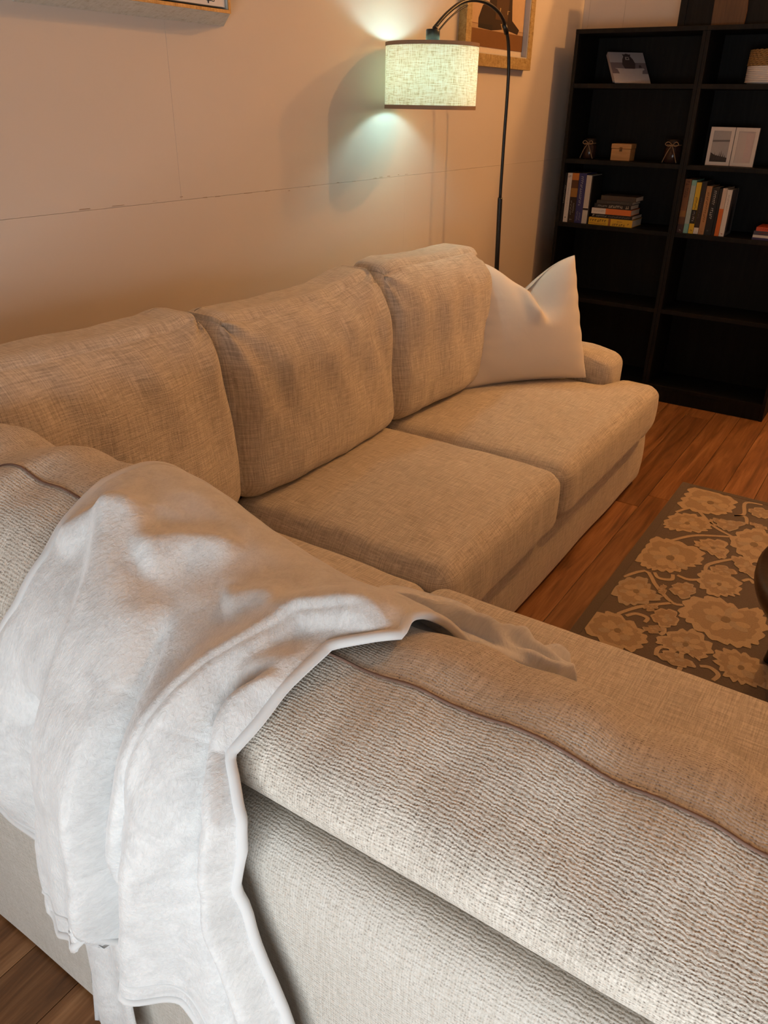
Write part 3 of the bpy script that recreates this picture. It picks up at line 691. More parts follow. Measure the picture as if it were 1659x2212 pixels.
A_, B_, C_, D_ = corners(fo, 1.7490), corners(bo, 1.8195), corners(inn, 1.7490), corners(inn, 1.8195)
G_, H_ = corners(fo, 1.7455), corners(inn, 1.7455)
for k in range(4):
    m = (k + 1) % 4
    for nm, q, mt in (('flared_side', [A_[k], A_[m], B_[m], B_[k], C_[k], C_[m], D_[m], D_[k]], M['silverleaf']), ('gilt_edge', [G_[k], G_[m], A_[m], A_[k], H_[k], H_[m], C_[m], C_[k]], M['goldleaf'])):
        o = mesh_obj(nm, q, [(0, 1, 2, 3), (7, 6, 5, 4), (0, 4, 5, 1), (3, 2, 6, 7), (1, 5, 6, 2), (0, 3, 7, 4)], mt, art)
        bm = bmesh.new(); bm.from_mesh(o.data); bmesh.ops.recalc_face_normals(bm, faces=bm.faces); bm.to_mesh(o.data); bm.free()
box('backing', (X0 + .009, 1.806, Z0 + .009), (X1 - .009, 1.812, Z1 - .009), pc((.02, .02, .02)), art)
cv = box('canvas', (X0 + .014, 1.753, Z0 + .014), (X1 - .014, 1.805, Z1 - .014), pc((.70, .68, .66)), art, bev=.001)
# scribbled signature: black pen strokes
def stroke(pts, r=.0009):
    p = crom(np.array(pts), np.linspace(0, 1, 24)); return tube('signature_stroke', [(X1 - .125 + a * .001, 1.7522, Z0 + .022 + b * .001) for a, b in p], r, pc((.01, .01, .01)), cv, 5)
stroke([(2, 2), (4, 10), (8, 15), (10, 11), (5, 8), (11, 6), (9, 2), (3, 3)]); stroke([(13, 14), (13, 3), (16, 2), (18, 6), (20, 2), (23, 6), (25, 3), (29, 6), (27, 8), (30, 3), (36, 5)])
stroke([(46, 12), (40, 9), (41, 3), (47, 4), (46, 8), (48, -5), (50, 6), (54, 6), (53, 2), (58, 4), (66, 2), (72, 4)])
adopt(art)

pic = thing('shadow_box_picture', 'dark brown picture in a gold patterned shadow-box frame behind the floor lamp', 'picture', (3.63, 1.79, 1.60))
x0, x1, z0, z1 = 3.303, 3.966, 1.600, 2.36; yf = 1.783
frame_bars(pic, x0, x1, z0, z1, yf, 1.8195, .047, M['goldpattern'])
ix0, ix1, iz0, iz1 = x0 + .047, x1 - .047, z0 + .047, z1 - .047
for lo, hi in (((ix0, yf + .003, iz0), (ix0 + .004, 1.815, iz1)), ((ix1 - .004, yf + .003, iz0), (ix1, 1.815, iz1)), ((ix0 + .004, yf + .003, iz0), (ix1 - .004, 1.815, iz0 + .004))):
    box('inner_lining', lo, hi, pc((.50, .48, .46)), pic, bev=.0003, seg=1)
box('mat_board', (ix0 + .004, 1.8125, iz0 + .004), (ix1 - .004, 1.8165, iz1), pc((.60, .53, .46)), pic)
ax0, ax1, az0 = ix0 + .012, ix1 - .008, 1.674
pr_ = box('print', (ax0, 1.811, az0), (ax1, 1.8124, iz1 - .02), pc((.50, .34, .20)), pic, bev=.0002, seg=1)
def art2(pts, c, lift):
    f = lambda u, v, w: (ax0 + (u - 430) / 900 * (ax1 - ax0), w, az0 + (870 - v) / 870 * .166)
    return prism('print_shape', pts, f, 1.8105 - lift, 1.811 - lift, pc(c), pr_)
art2([(430, 870), (1330, 870), (1330, 535), (430, 530)], (.17, .075, .022), 0); art2([(430, 532), (1330, 536), (1330, 470), (430, 440)], (.42, .28, .16), .0001); art2([(430, 440), (1330, 470), (1330, 462), (430, 430)], (.20, .10, .05), .0006)
art2([(640, 80), (740, 0), (770, -600), (1080, -600), (1105, 0), (1120, 270), (1250, 430), (1225, 530), (1130, 500), (990, 470), (790, 530), (585, 515), (585, 330)], (.030, .014, .007), .0007)
art2([(860, -600), (1060, -600), (1040, 300), (840, 300)], (.075, .036, .014), .0012); art2([(590, 510), (800, 525), (800, 420), (600, 440)], (.014, .008, .005), .0012)
for q in ([(930, 372), (1003, 378), (1000, 390), (930, 384)], [(930, 380), (940, 380), (965, 470), (957, 475)], [(1003, 380), (993, 380), (957, 470), (968, 475)], [(905, 65), (918, 70), (915, 140), (904, 140)], [(1032, 90), (1065, 92), (1062, 100), (1040, 99)], [(1030, 92), (1040, 92), (1038, 168), (1028, 168)]):
    art2(q, (.42, .30, .13), .0018)
adopt(pic)

# ------------------------------------------------------------------ bookcases
BX0, BX1 = 4.326, 4.622
SH = [1.556, 1.206, .889, .50, .09]
def bookcase(y0, y1, label):
    t = thing('bookcase', label, 'bookcase', ((BX0 + BX1) / 2, (y0 + y1) / 2, 0), 'pair of matching bookcases'); e = M['espresso']
    box('side_panel', (BX0, y0, 0), (BX1, y0 + .017, 1.772), e, t); box('side_panel', (BX0, y1 - .017, 0), (BX1, y1, 1.772), e, t)
    box('top_panel', (BX0 - .002, y0, 1.772), (BX1, y1, 1.792), e, t)
    for z in SH: box('shelf', (BX0 + .004, y0 + .017, z - .021), (BX1 - .006, y1 - .017, z), e, t)
    box('back_panel', (BX1 - .006, y0 + .017, .07), (BX1 - .001, y1 - .017, 1.772), e, t); box('plinth', (BX0 + .006, y0 + .017, 0), (BX0 + .022, y1 - .017, .069), e, t)
    adopt(t)
bookcase(1.0845, 1.716, 'dark espresso bookcase nearer the wall corner, holding the leaning canvas print')
bookcase(.452, 1.0835, 'dark espresso bookcase on the right, holding the basket and white double frame')

def book(y0, y1, z0, z1, c, label, depth=.15, xf=4.352, flat=False, bands=(), marks=(), group=None, pages=(.62, .56, .47)):
    """upright (spine faces the room, y0<y1) or flat in a stack; bands/marks = coloured print on the spine as fractions"""
    t = thing('book', label, 'book', (xf + depth / 2, (y0 + y1) / 2, z0), group)
    m = pc(c, .5); k = .0022 if min(y1 - y0, z1 - z0) > .012 else .0014
    bm = bmesh.new()
    if flat: parts = (((xf, y0, z0), (xf + k, y1, z1)), ((xf + k, y0, z0), (xf + depth, y1, z0 + k)), ((xf + k, y0, z1 - k), (xf + depth, y1, z1)))
    else: parts = (((xf, y0, z0), (xf + k, y1, z1)), ((xf + k, y0, z0), (xf + depth, y0 + k, z1)), ((xf + k, y1 - k, z0), (xf + depth, y1, z1)))
    for lo, hi in parts:
        b2 = box_bm(lo, hi, .0004, 1); tm = bpy.data.meshes.new('t'); b2.to_mesh(tm); b2.free(); bm.from_mesh(tm); bpy.data.meshes.remove(tm)
    cvr = bm_obj('cover', bm, m, t)
    if flat: box('pages', (xf + k, y0 + .002, z0 + k), (xf + depth - .003, y1 - .002, z1 - k), pc(pages), t, bev=0)
    else: box('pages', (xf + k, y0 + k, z0 + .002), (xf + depth - .003, y1 - k, z1 - .002), pc(pages), t, bev=0)
    for (a, b_, cc) in bands:
        if flat: lo, hi = (xf - .0007, y1 - (y1 - y0) * b_, z0 + .0002), (xf + .0004, y1 - (y1 - y0) * a, z1 - .0002)
        else: lo, hi = (xf - .0007, y0 + .0002, z0 + (z1 - z0) * a), (xf + .0004, y1 - .0002, z0 + (z1 - z0) * b_)
        box('spine_band', lo, hi, pc(cc, .5), cvr, bev=0)
    rg = random.Random(hash(label) % 1000 if False else len(label) * 7)
    for (a, b_, s0, s1, cc, nn) in marks:      # rows of blurred lettering: nn small glyph strokes
        vs = []; fs = []
        for i in range(nn):
            p0 = a + (b_ - a) * (i + .12) / nn; p1 = a + (b_ - a) * (i + .80) / nn; q0 = s0 + rg.uniform(0, .12) * (s1 - s0); q1 = s1 - rg.uniform(0, .15) * (s1 - s0)
            for (pa, pb, qa, qb) in ((p0, p0 + (p1 - p0) * .32, q0, q1), (p0, p1, q1 - (q1 - q0) * .26, q1)) if rg.random() < .6 else ((p0, p1, q0, q0 + (q1 - q0) * .25), (p0 + (p1 - p0) * .4, p0 + (p1 - p0) * .7, q0, q1)):
                n0 = len(vs)
                for w in (xf - .0012, xf - .0002):
                    for (pp, qq) in ((pa, qa), (pb, qa), (pb, qb), (pa, qb)):
                        vs.append((w, y1 - (y1 - y0) * pp, z0 + (z1 - z0) * qq) if flat else (w, y1 - (y1 - y0) * qq, z1 - (z1 - z0) * pp))
                fs += [(n0, n0 + 1, n0 + 2, n0 + 3), (n0 + 4, n0 + 7, n0 + 6, n0 + 5), (n0, n0 + 4, n0 + 5, n0 + 1), (n0 + 1, n0 + 5, n0 + 6, n0 + 2), (n0 + 2, n0 + 6, n0 + 7, n0 + 3), (n0 + 3, n0 + 7, n0 + 4, n0)]
        mesh_obj('lettering', vs, fs, pc(cc, .5), cvr)
    adopt(t); return t
Z3 = .8895
W_, BLK, GREY = (.62, .57, .50), (.018, .016, .014), (.30, .28, .26)
G1 = 'upright books in the left bookcase'; G2 = 'stacked books in the left bookcase'; G3 = 'upright books in the right bookcase'; G4 = 'stacked books in the right bookcase'
book(1.6835, 1.6975, Z3, 1.137, BLK, 'thin black upright book, leftmost beside the bookcase side', group=G1, marks=[(.25, .62, .3, .7, GREY, 12)])
book(1.6575, 1.6825, Z3, 1.137, W_, 'white-spined upright book second from the left bookcase side', group=G1, marks=[(.05, .09, .2, .8, (.05, .05, .05), 2), (.88, .93, .35, .65, (.05, .03, .02), 1), (.2, .75, .35, .62, (.45, .40, .34), 16)])
book(1.6185, 1.6565, Z3, 1.138, (.03, .018, .012), 'black upright book with an orange-brown picture on its upper spine', group=G1, bands=[(.86, .999, (.42, .15, .03)), (.52, .70, (.30, .14, .03)), (.70, .86, (.10, .04, .015))], marks=[(.55, .85, .2, .4, GREY, 9), (.6, .8, .55, .75, GREY, 7), (.92, .96, .3, .7, GREY, 1)])
book(1.5775, 1.6175, Z3, 1.139, (.035, .035, .12), 'navy blue upright book with pale lettering down the spine', group=G1, marks=[(.06, .65, .30, .62, (.38, .37, .42), 15), (.76, .95, .2, .42, (.25, .25, .32), 8), (.78, .95, .55, .75, (.25, .25, .32), 7)])
book(1.5475, 1.5765, Z3, 1.131, (.46, .43, .38), 'pale silver upright book next to the horizontal stack', group=G1, bands=[(.285, .325, BLK), (.325, .335, W_)])
book(1.5405, 1.5465, Z3, 1.127, BLK, 'slim black upright book touching the horizontal stack', group=G1)
stk = [(.0365, 1.299, 1.537, (.60, .36, .03), 'thick yellow book at the bottom of the horizontal stack', dict(marks=[(.03, .42, .45, .8, (.10, .05, .02), 7), (.03, .42, .12, .3, (.30, .13, .03), 12), (.55, .85, .10, .42, (.10, .05, .02), 6), (.65, .78, .6, .75, (.25, .12, .03), 4), (.90, .94, .28, .55, (.10, .05, .02), 1)], bands=[(.46, .51, (.26, .10, .02))]), .165),
       (.0190, 1.303, 1.523, BLK, 'thin black book lying between the yellow and the orange one', dict(marks=[(.02, .08, .2, .9, (.40, .33, .24), 1), (.12, .38, .3, .7, GREY, 9), (.42, .95, .3, .7, (.2, .18, .15), 15)]), .17),
       (.0285, 1.313, 1.527, (.60, .16, .035), 'orange book with a white end in the middle of the horizontal stack', dict(bands=[(0, .36, W_)], marks=[(.05, .32, .35, .7, (.42, .38, .33), 9)]), .15),
       (.0230, 1.318, 1.516, BLK, 'black book with white title lettering above the orange one', dict(marks=[(.1, .36, .3, .7, GREY, 8), (.40, .78, .25, .8, (.58, .52, .42), 10), (.86, .95, .2, .85, (.6, .5, .36), 2)]), .14),
       (.0160, 1.313, 1.505, (.045, .04, .035), 'thin dark grey book second from the top of the horizontal stack', dict(marks=[(.3, .9, .3, .7, (.14, .12, .1), 14)]), .14),
       (.0240, 1.297, 1.484, (.055, .042, .033), 'dark brown-grey book on top of the horizontal stack', dict(), .13)]
z = Z3
for th, ya, yb, c, lab, kw, dp in stk:
    book(ya, yb, z, z + th, c, lab, depth=dp, xf=4.353, flat=True, group=G2, **kw); z += th + .0004
bk = [(1.0355, 1.0655, 1.142, (.20, .085, .035), 'brown upright book, leftmost in the right bookcase', dict(marks=[(.03, .12, .2, .75, (.10, .035, .015), 2), (.16, .34, .2, .75, (.09, .035, .015), 9), (.94, .97, .3, .6, (.55, .48, .36), 1)], bands=[(.0, .16, (.06, .03, .025)), (.16, .30, (.11, .05, .025)), (.30, .42, (.26, .12, .035))]), .16),
      (1.0105, 1.0335, 1.139, (.20, .40, .34), 'teal upright book with a greyish middle', dict(bands=[(.18, .90, (.34, .40, .36))]), .15),
      (.9845, 1.0085, 1.130, (.62, .40, .03), 'yellow and black upright book beside the teal one', dict(bands=[(.20, .47, BLK)], marks=[(.28, .52, .3, .7, (.09, .06, .01), 10), (.56, .64, .3, .7, GREY, 3), (.66, .76, .3, .75, (.5, .46, .4), 3), (.92, .96, .3, .7, (.15, .08, .01), 1)]), .14),
      (.9595, .9830, 1.135, (.035, .022, .016), 'dark brown upright book with a white patch at the foot', dict(bands=[(.005, .125, W_)], marks=[(.3, .7, .3, .6, (.12, .10, .09), 12)]), .15),
      (.9315, .9580, 1.116, (.38, .20, .085), 'tan upright book with dark lettering', dict(marks=[(.12, .75, .32, .66, (.16, .07, .02), 14), (.93, .96, .35, .6, (.3, .08, .03), 1)]), .15),
      (.8960, .9300, 1.111, BLK, 'black upright book with large white lettering', dict(marks=[(.06, .36, .28, .66, (.52, .48, .44), 8), (.42, .66, .28, .66, (.52, .48, .44), 6), (.88, .93, .3, .6, (.12, .11, .1), 1)]), .15),
      (.8815, .8945, 1.108, (.012, .011, .01), 'plain thin black upright book between the lettered black and orange ones', dict(), .15),
      (.8590, .8800, 1.111, (.52, .42, .34), 'upright book with a white upper and orange lower spine', dict(bands=[(.0, .575, (.55, .13, .02))]), .15),
      (.8350, .8580, 1.105, W_, 'cream upright book at the right end of its row, grey cover showing', dict(marks=[(.1, .45, .38, .62, (.40, .35, .30), 9), (.93, .97, .3, .65, (.35, .05, .03), 1)]), .14)]
for ya, yb, zt, c, lab, kw, dp in bk: 
    o = book(ya, yb, Z3, zt, c, lab, depth=dp, group=G3, **kw)
    if 'cream' in lab:
        g = box('cover_face', (4.3535, .8343, Z3 + .001), (4.3535 + .138, .8352, 1.1045), pc((.10, .095, .10), .5), o); g['label'] = 'grey printed cover'
        prism('cover_figure', [(.2, .0), (.75, .05), (.7, .45), (.6, .75), (.5, .5), (.4, .9), (.3, .6)], lambda u, v, w: (4.3535 + u * .138, w, Z3 + .01 + v * .19), .8338, .8343, pc((.02, .019, .02)), o); adopt(o)
z = Z3
for th, ya, yb, c, lab in ((.0095, .475, .703, (.035, .03, .10), 'navy book at the bottom of the small right-hand stack'), (.0120, .49, .701, (.60, .56, .52), 'white book second from the bottom of the small right-hand stack'),
                           (.0180, .48, .700, (.06, .06, .085), 'slate grey book under the red one in the small right-hand stack'), (.0175, .50, .692, (.55, .09, .04), 'red book on top of the small right-hand stack')):
    book(ya, yb, z, z + th, c, lab, depth=.15, xf=4.353, flat=True, group=G4, marks=[(.1, .35, .3, .7, (.2, .03, .02), 5)] if 'red' in lab else ()); z += th + .0004

# ------------------------------------------------------------------ shelf decorations
# canvas print of a bear in a bath, leaning far back and turned
th_ = math.radians(40); ed = Vector((math.sin(th_), -math.cos(th_), 0)); ln_ = Vector((math.cos(th_), math.sin(th_), 0))
o0 = Vector((4.352, 1.492, SH[0] + .0045)); vd = (ln_ * .158 + Vector((0, 0, .140))); hgt = vd.length; vd.normalize(); nv = ed.cross(vd).normalized()
if nv.x > 0: nv = -nv
bear = thing('canvas_print', 'small canvas print of a bear bathing in a tub, leaning on the top shelf', 'picture', o0)
def cvf(u, v, w): return tuple(o0 + ed * (u * .186) + vd * (v * hgt) - nv * w)
def cvq(name, pts, c, d0, d1, par): return prism(name, pts, cvf, d0, d1, pc(c, .7), par)
body = cvq('canvas', [(0, .12), (1, .12), (1, 1), (0, 1)], (.40, .36, .37), .0, .020, bear)
cvq('canvas', [(0, .005), (1, .005), (1, .12), (0, .12)], (.52, .49, .48), .0, .004, bear)
cvq('print_shape', [(0, .30), (1, .30), (1, .66), (0, .66)], (.20, .16, .17), -.0006, .0002, body); cvq('print_shape', [(0, .10), (1, .10), (1, .30), (0, .30)], (.50, .46, .46), -.0006, .0002, body)
cvq('print_shape', [(0, .66), (1, .66), (1, 1), (0, 1)], (.42, .40, .42), -.0006, .0002, body)
tub = [(.10, .47), (.16, .44), (.22, .20), (.30, .13), (.72, .13), (.80, .20), (.86, .40), (.93, .44), (.9, .48), (.5, .46)]
cvq('print_shape', tub, (.50, .46, .46), -.0012, -.0005, body)
cvq('print_shape', [(.38, .46), (.66, .46), (.70, .62), (.66, .76), (.60, .86), (.62, .93), (.57, .92), (.50, .95), (.44, .92), (.39, .93), (.41, .86), (.36, .76), (.33, .60)], (.07, .05, .05), -.0018, -.0005, body)
cvq('print_shape', [(.44, .74), (.56, .74), (.55, .84), (.45, .84)], (.35, .30, .29), -.0024, -.0005, body); cvq('print_shape', [(.48, .77), (.53, .77), (.52, .81), (.49, .81)], (.02, .018, .018), -.003, -.0005, body)
cvq('print_shape', [(.78, .50), (.86, .50), (.84, .58), (.79, .57)], (.08, .06, .06), -.0018, -.0005, body)
adopt(bear)
# twine-tied jars
def jar(y, x, r, h, label, wide):
    t = thing('decor_jar', label, 'jar', (x, y, SH[1]), 'twine-tied dark jars'); z0 = SH[1] + .0005
    lathe('glass', [(.0, 0), (r * .92, 0), (r, .008), (r, h * .62), (r * .8, h * .75), (r * .72, h * .80), (0, h * .80)], (x, y, z0), pc((.030, .014, .010), .15), t, 28)
    lathe('lid', [(r * .74, h * .80), (r * .82, h * .81), (r * .82, h), (0, h)], (x, y, z0), pc((.022, .014, .010), .4), t, 28)
    tw = pc((.24, .16, .09)); xf = x - r * .84
    tube('twine_wrap', [(x + r * .80 * math.cos(a), y + r * .80 * math.sin(a), z0 + h * .77) for a in np.linspace(0, 2 * math.pi, 24, endpoint=False)], .0022, tw, t, 6, closed=True)
    for s in (-1, 1):
        tube('twine_bow', crom([(xf, y, z0 + h * .77), (xf - .006, y + s * r * .45, z0 + h * .90), (xf - .008, y + s * r * .75, z0 + h * .80), (xf - .006, y + s * r * .4, z0 + h * .72), (xf, y, z0 + h * .77)], np.linspace(0, 1, 16)), .0022, tw, t, 6)
        tube('twine_tail', crom([(xf - .002, y, z0 + h * .77), (xf - .012, y + s * r * wide * .5, z0 + h * .45), (xf - r * .22, y + s * r * wide, z0 + .003)], np.linspace(0, 1, 12)), .0022, tw, t, 6)
    adopt(t)
jar(1.607, 4.425, .036, .098, 'dark brown jar tied with twine at the left end of its shelf', .95); jar(1.168, 4.420, .044, .108, 'larger dark jar tied with twine beside the middle divider', .8)
t = thing('wooden_box', 'small light wooden keepsake box between the two jars', 'box', (4.42, 1.424, SH[1]))
box('body', (4.385, 1.374, SH[1] + .0005), (4.465, 1.475, SH[1] + .056), M['lightwood'], t, bev=.002); box('lid', (4.383, 1.372, SH[1] + .0568), (4.467, 1.477, SH[1] + .080), M['lightwood'], t, bev=.003)
box('latch', (4.3805, 1.418, SH[1] + .044), (4.3832, 1.432, SH[1] + .064), pc((.16, .07, .02), .4), t, bev=.0008); lathe('latch_knob', [(0, .006), (.005, .005), (.005, 0), (0, 0)], (4.378, 1.425, SH[1] + .050), pc((.2, .1, .03), .3), t, 10)
adopt(t)
# hinged double photo frame
t = thing('double_photo_frame', 'white hinged double photo frame, grey landscape photo on the left', 'picture frame', (4.40, .89, SH[1])); wt = pc((.62, .55, .49))
def leaf(ya, xa, yb, xb, photo):
    z0, z1, w = SH[1] + .001, SH[1] + .170, .016
    L = math.hypot(yb - ya, xb - xa); dy, dx = (yb - ya) / L, (xb - xa) / L
    f = lambda u, v, w_: (xa + dx * u + (-abs(dy)) * -w_, ya + dy * u, v)
    for pts in ([(0, z0), (L, z0), (L, z0 + w), (0, z0 + w)], [(0, z1 - w), (L, z1 - w), (L, z1), (0, z1)], [(0, z0 + w), (w, z0 + w), (w, z1 - w), (0, z1 - w)], [(L - w, z0 + w), (L, z0 + w), (L, z1 - w), (L - w, z1 - w)]):
        prism('frame_rail', pts, f, 0, .012, wt, t)
    q = [(w, z0 + w), (L - w, z0 + w), (L - w, z1 - w), (w, z1 - w)]
    if photo:
        p = prism('photo', q, f, .004, .008, pc((.36, .33, .31)), t); h = z1 - z0 - 2 * w; zb = z0 + w
        prism('photo_shape', [(w, zb), (L - w, zb), (L - w, zb + h * .14), (w + .02, zb + h * .22), (w, zb + h * .30)], f, .0034, .004, pc((.05, .038, .032)), p)
        prism('photo_shape', [(w, zb + h * .64), (L - w, zb + h * .66), (L - w, zb + h * .72), (w, zb + h * .70)], f, .0034, .004, pc((.17, .15, .14)), p)
        for k, (cx, hh) in enumerate(((.25, .32), (.4, .26), (.52, .34), (.62, .38), (.74, .30), (.85, .24))):
            c = w + (L - 2 * w) * cx; prism('photo_shape', [(c - .0035, zb + .01), (c + .0035, zb + .01), (c, zb + h * hh)], f, .003, .0036, pc((.06, .045, .04)), p)
    else:
        p = prism('card', q, f, .004, .008, pc((.50, .43, .39)), t); c = (L) * .5
        prism('card_shape', [(c, z0 + w + .004), (L - w - .004, z0 + w + .004), (L - w - .004, z1 - w - .004), (c, z1 - w - .004)], f, .0034, .004, pc((.52, .41, .38)), p)
leaf(1.000, 4.402, .889, 4.408, True); leaf(.886, 4.408, .778, 4.396, False); adopt(t)
# two-tone basket
t = thing('storage_basket', 'round two-tone basket, woven brown above white, on the top right shelf', 'basket', (4.475, .79, SH[0])); c = (4.462, .792, SH[0] + .0005)
lathe('white_lower_band', [(.0, 0), (.094, 0), (.102, .006), (.106, .03), (.107, .072)], c, pc((.60, .57, .54), .8), t, 40)
for k in range(9): tube('rope_coil', [(c[0] + .1070 * math.cos(a), c[1] + .1070 * math.sin(a), c[2] + .010 + k * .0076) for a in np.linspace(0, 2 * math.pi, 40, endpoint=False)], .0040, pc((.62, .58, .55), .85), t, 6, closed=True)
for k in range(8):
    rr = .1075 - .0004 * k
    tube('woven_coil', [(c[0] + (rr + .0022 * math.sin(26 * a + k * 2.1)) * math.cos(a), c[1] + (rr + .0022 * math.sin(26 * a + k * 2.1)) * math.sin(a), c[2] + .0785 + k * .0082 + .0016 * math.sin(26 * a + k)) for a in np.linspace(0, 2 * math.pi, 160, endpoint=False)], .0048, plain('seagrass', (.26, .155, .06), .9, .1, var=.45, scale=160) if k == 0 else bpy.data.materials['seagrass'], t, 6, closed=True)
lathe('inner_lining', [(.100, .072), (.099, .134), (.09, .12), (0, .118)], c, pc((.05, .03, .015)), t, 32); adopt(t)
# dark case with an arched brown panel on top of the bookcases
t = thing('wooden_case', 'dark wooden case with a rounded brown panel standing on top of the bookcases', 'decor', (4.45, .86, 1.792))
prism('case', [(1.246, 1.7935), (1.246, 2.25), (.50, 2.25), (.50, 1.7935)], lambda u, v, w: (w, u, v), 4.412, 4.60, M['espresso'], t)
prism('side_post', [(1.246, 1.7935), (1.246, 2.25), (1.215, 2.25), (1.215, 1.7935)], lambda u, v, w: (w, u, v), 4.404, 4.4118, M['espresso'], t)
pts = [(1.089, 1.7935), (1.094, 2.06)] + [(1.02 + .074 * math.cos(a), 2.06 + .06 * math.sin(a)) for a in np.linspace(.1, math.pi - .1, 8)] + [(.955, 1.97), (.947, 1.89), (.943, 1.85), (.944, 1.82), (.946, 1.7935)]
prism('brown_panel', pts, lambda u, v, w: (w, u, v), 4.396, 4.4115, M['midwood'], t); adopt(t)

# ------------------------------------------------------------------ rug
RUG_F=[[(3058,541),(3264,539),(3281,455),(3245,367),(3142,357),(3079,382),(3048,457)],[(2872,550),(2963,536),(3006,485),(2992,422),(2940,393),(2885,412),(2849,473),(2835,523)],[(2539,555),(2729,547),(2745,477),(2727,374),(2641,358),(2584,388),(2528,418),(2503,470),(2499,509)],[(2287,558),(2373,544),(2421,491),(2361,453),(2328,410),(2251,462),(2224,501)],[(2021,560),(2116,558),(2153,505),(2118,421),(2075,381),(2008,390),(1980,455)],[(2274,331),(2376,326),(2437,253),(2408,180),(2448,123),(2373,92),(2265,93),(2207,127),(2192,198),(2239,286)],[(2870,300),(2978,280),(3035,229),(2987,170),(2827,143),(2753,197),(2783,242)],[(2574,337),(2600,300),(2590,217),(2514,202),(2477,226),(2447,269),(2495,322)],[(2391,395),(2447,391),(2475,351),(2440,323),(2366,341)],[(2197,400),(2259,395),(2280,350),(2213,324),(2167,351)],[(2087,350),(2171,312),(2202,260),(2138,203),(2069,219),(2075,257),(2064,309)],[(2124,187),(2165,151),(2163,95),(2128,42),(2047,28),(2030,84),(2031,127),(2068,162)],[(2770,405),(2825,382),(2854,322),(2747,293),(2716,302),(2740,357)],[(3021,401),(3035,350),(3058,286),(2952,317),(2954,354)],[(3183,299),(3230,265),(3210,218),(3146,223),(3139,264)],[(2748,274),(2767,229),(2692,167),(2634,170),(2679,235)],[(2621,319),(2664,290),(2646,233),(2590,264)],[(2010,327),(2057,307),(2028,221),(1997,266)],[(2121,404),(2160,380),(2156,352),(2116,371)],[(3068,272),(3075,242),(3057,207),(3028,228)],[(2246,442),(2272,417),(2272,403),(2230,414)],[(2398,430),(2415,421),(2363,404),(2354,417)]]
RUG_V=[[(2991,538),(3067,484),(2959,387),(2908,302)],[(2745,487),(2837,422),(2905,307)],[(2388,554),(2471,501),(2398,445),(2324,372),(2329,336)],[(2158,497),(2240,449),(2320,371)],[(2573,322),(2635,332),(2695,297),(2741,258)],[(3096,336),(3132,306),(3244,322),(3265,260)],[(2256,557),(2219,523),(2183,503)],[(2460,558),(2455,531),(2494,518)],[(2479,473),(2450,450),(2466,411),(2502,416)],[(2162,471),(2192,448),(2190,411),(2161,411)],[(2167,351),(2143,346),(2122,351)],[(3011,404),(2980,397),(2968,373)],[(2598,205),(2622,187),(2602,169)],[(2722,293),(2765,302)],[(2035,211),(2045,185),(2025,157),(1990,164)],[(2191,556),(2182,534),(2155,515)],[(2011,332),(2045,337),(2069,327)],[(2506,402),(2500,362),(2526,325)],[(3049,279),(3110,296),(3096,336)]]
rug = thing('area_rug', 'grey-brown area rug with a cream floral pattern in front of the sofa', 'rug', (2.3, -.5, 0))
def rugmat(name, c, k=1):
    m = plain(name, c, .95, .05, 0, .22, 260, .0012); b = m.node_tree.nodes['Principled BSDF']; b.inputs['Sheen Weight'].default_value = .25; return m
RM = [rugmat('rug_ground', (.115, .088, .072)), rugmat('rug_cream', (.40, .30, .20)), rugmat('rug_tan', (.305, .222, .148)), rugmat('rug_border', (.10, .078, .064)), rugmat('rug_pale', (.345, .275, .20)), rugmat('rug_heart', (.20, .145, .095))]
placed = []
RX0, RX1, RY0, RY1 = 1.20, 3.305, -1.55, .592
box('pile_ground', (RX0 + .03, RY0 + .03, .0005), (RX1 - .03, RY1 - .034, .0105), RM[0], rug, bev=.001)
for lo, hi in (((RX0, RY1 - .034, .0005), (RX1, RY1, .011)), ((RX0, RY0, .0005), (RX1, RY0 + .03, .011)), ((RX0, RY0 + .03, .0005), (RX0 + .03, RY1 - .034, .011)), ((RX1 - .03, RY0 + .03, .0005), (RX1, RY1 - .034, .011))):
    box('border_binding', lo, hi, RM[3], rug, bev=.003)
rg = random.Random(5)
def jag(pts, n=3, amp=.016):
    out = []; cx = sum(p[0] for p in pts) / len(pts); cy = sum(p[1] for p in pts) / len(pts); m = len(pts)
    for i in range(m):
        a, b_ = Vector((*pts[i], 0)), Vector((*pts[(i + 1) % m], 0)); k = max(2, int((b_ - a).length / .042)); nn = (b_ - a).orthogonal().normalized() if (b_ - a).length > 0 else Vector((0, 0, 0))
        mid = (a + b_) / 2; o_ = (mid - Vector((cx, cy, 0))).normalized()
        for j in range(k):
            p = a.lerp(b_, j / k); q = a.lerp(b_, (j + .5) / k) + o_ * amp * rg.uniform(.5, 1.1)
            out += [(p.x, p.y), (a.lerp(b_, (j + .22) / k).x + o_.x * amp * .7, a.lerp(b_, (j + .22) / k).y + o_.y * amp * .7), (q.x, q.y)]
    return out
def inside(p): return RX0 + .032 < p[0] < RX1 - .032 and RY0 + .032 < p[1] < RY1 - .036
def clampf(pts): return [(min(max(x, RX0 + .032), RX1 - .032), min(max(y, RY0 + .032), RY1 - .036)) for x, y in pts]
def flat(name, pts, mat, z0, z1, parent=rug): return prism(name, pts, lambda u, v, w: (u, v, w), z0, z1, mat, parent)
def shrink(pts, k):
    cx = sum(p[0] for p in pts) / len(pts); cy = sum(p[1] for p in pts) / len(pts); return [(cx + (x - cx) * k, cy + (y - cy) * k) for x, y in pts]
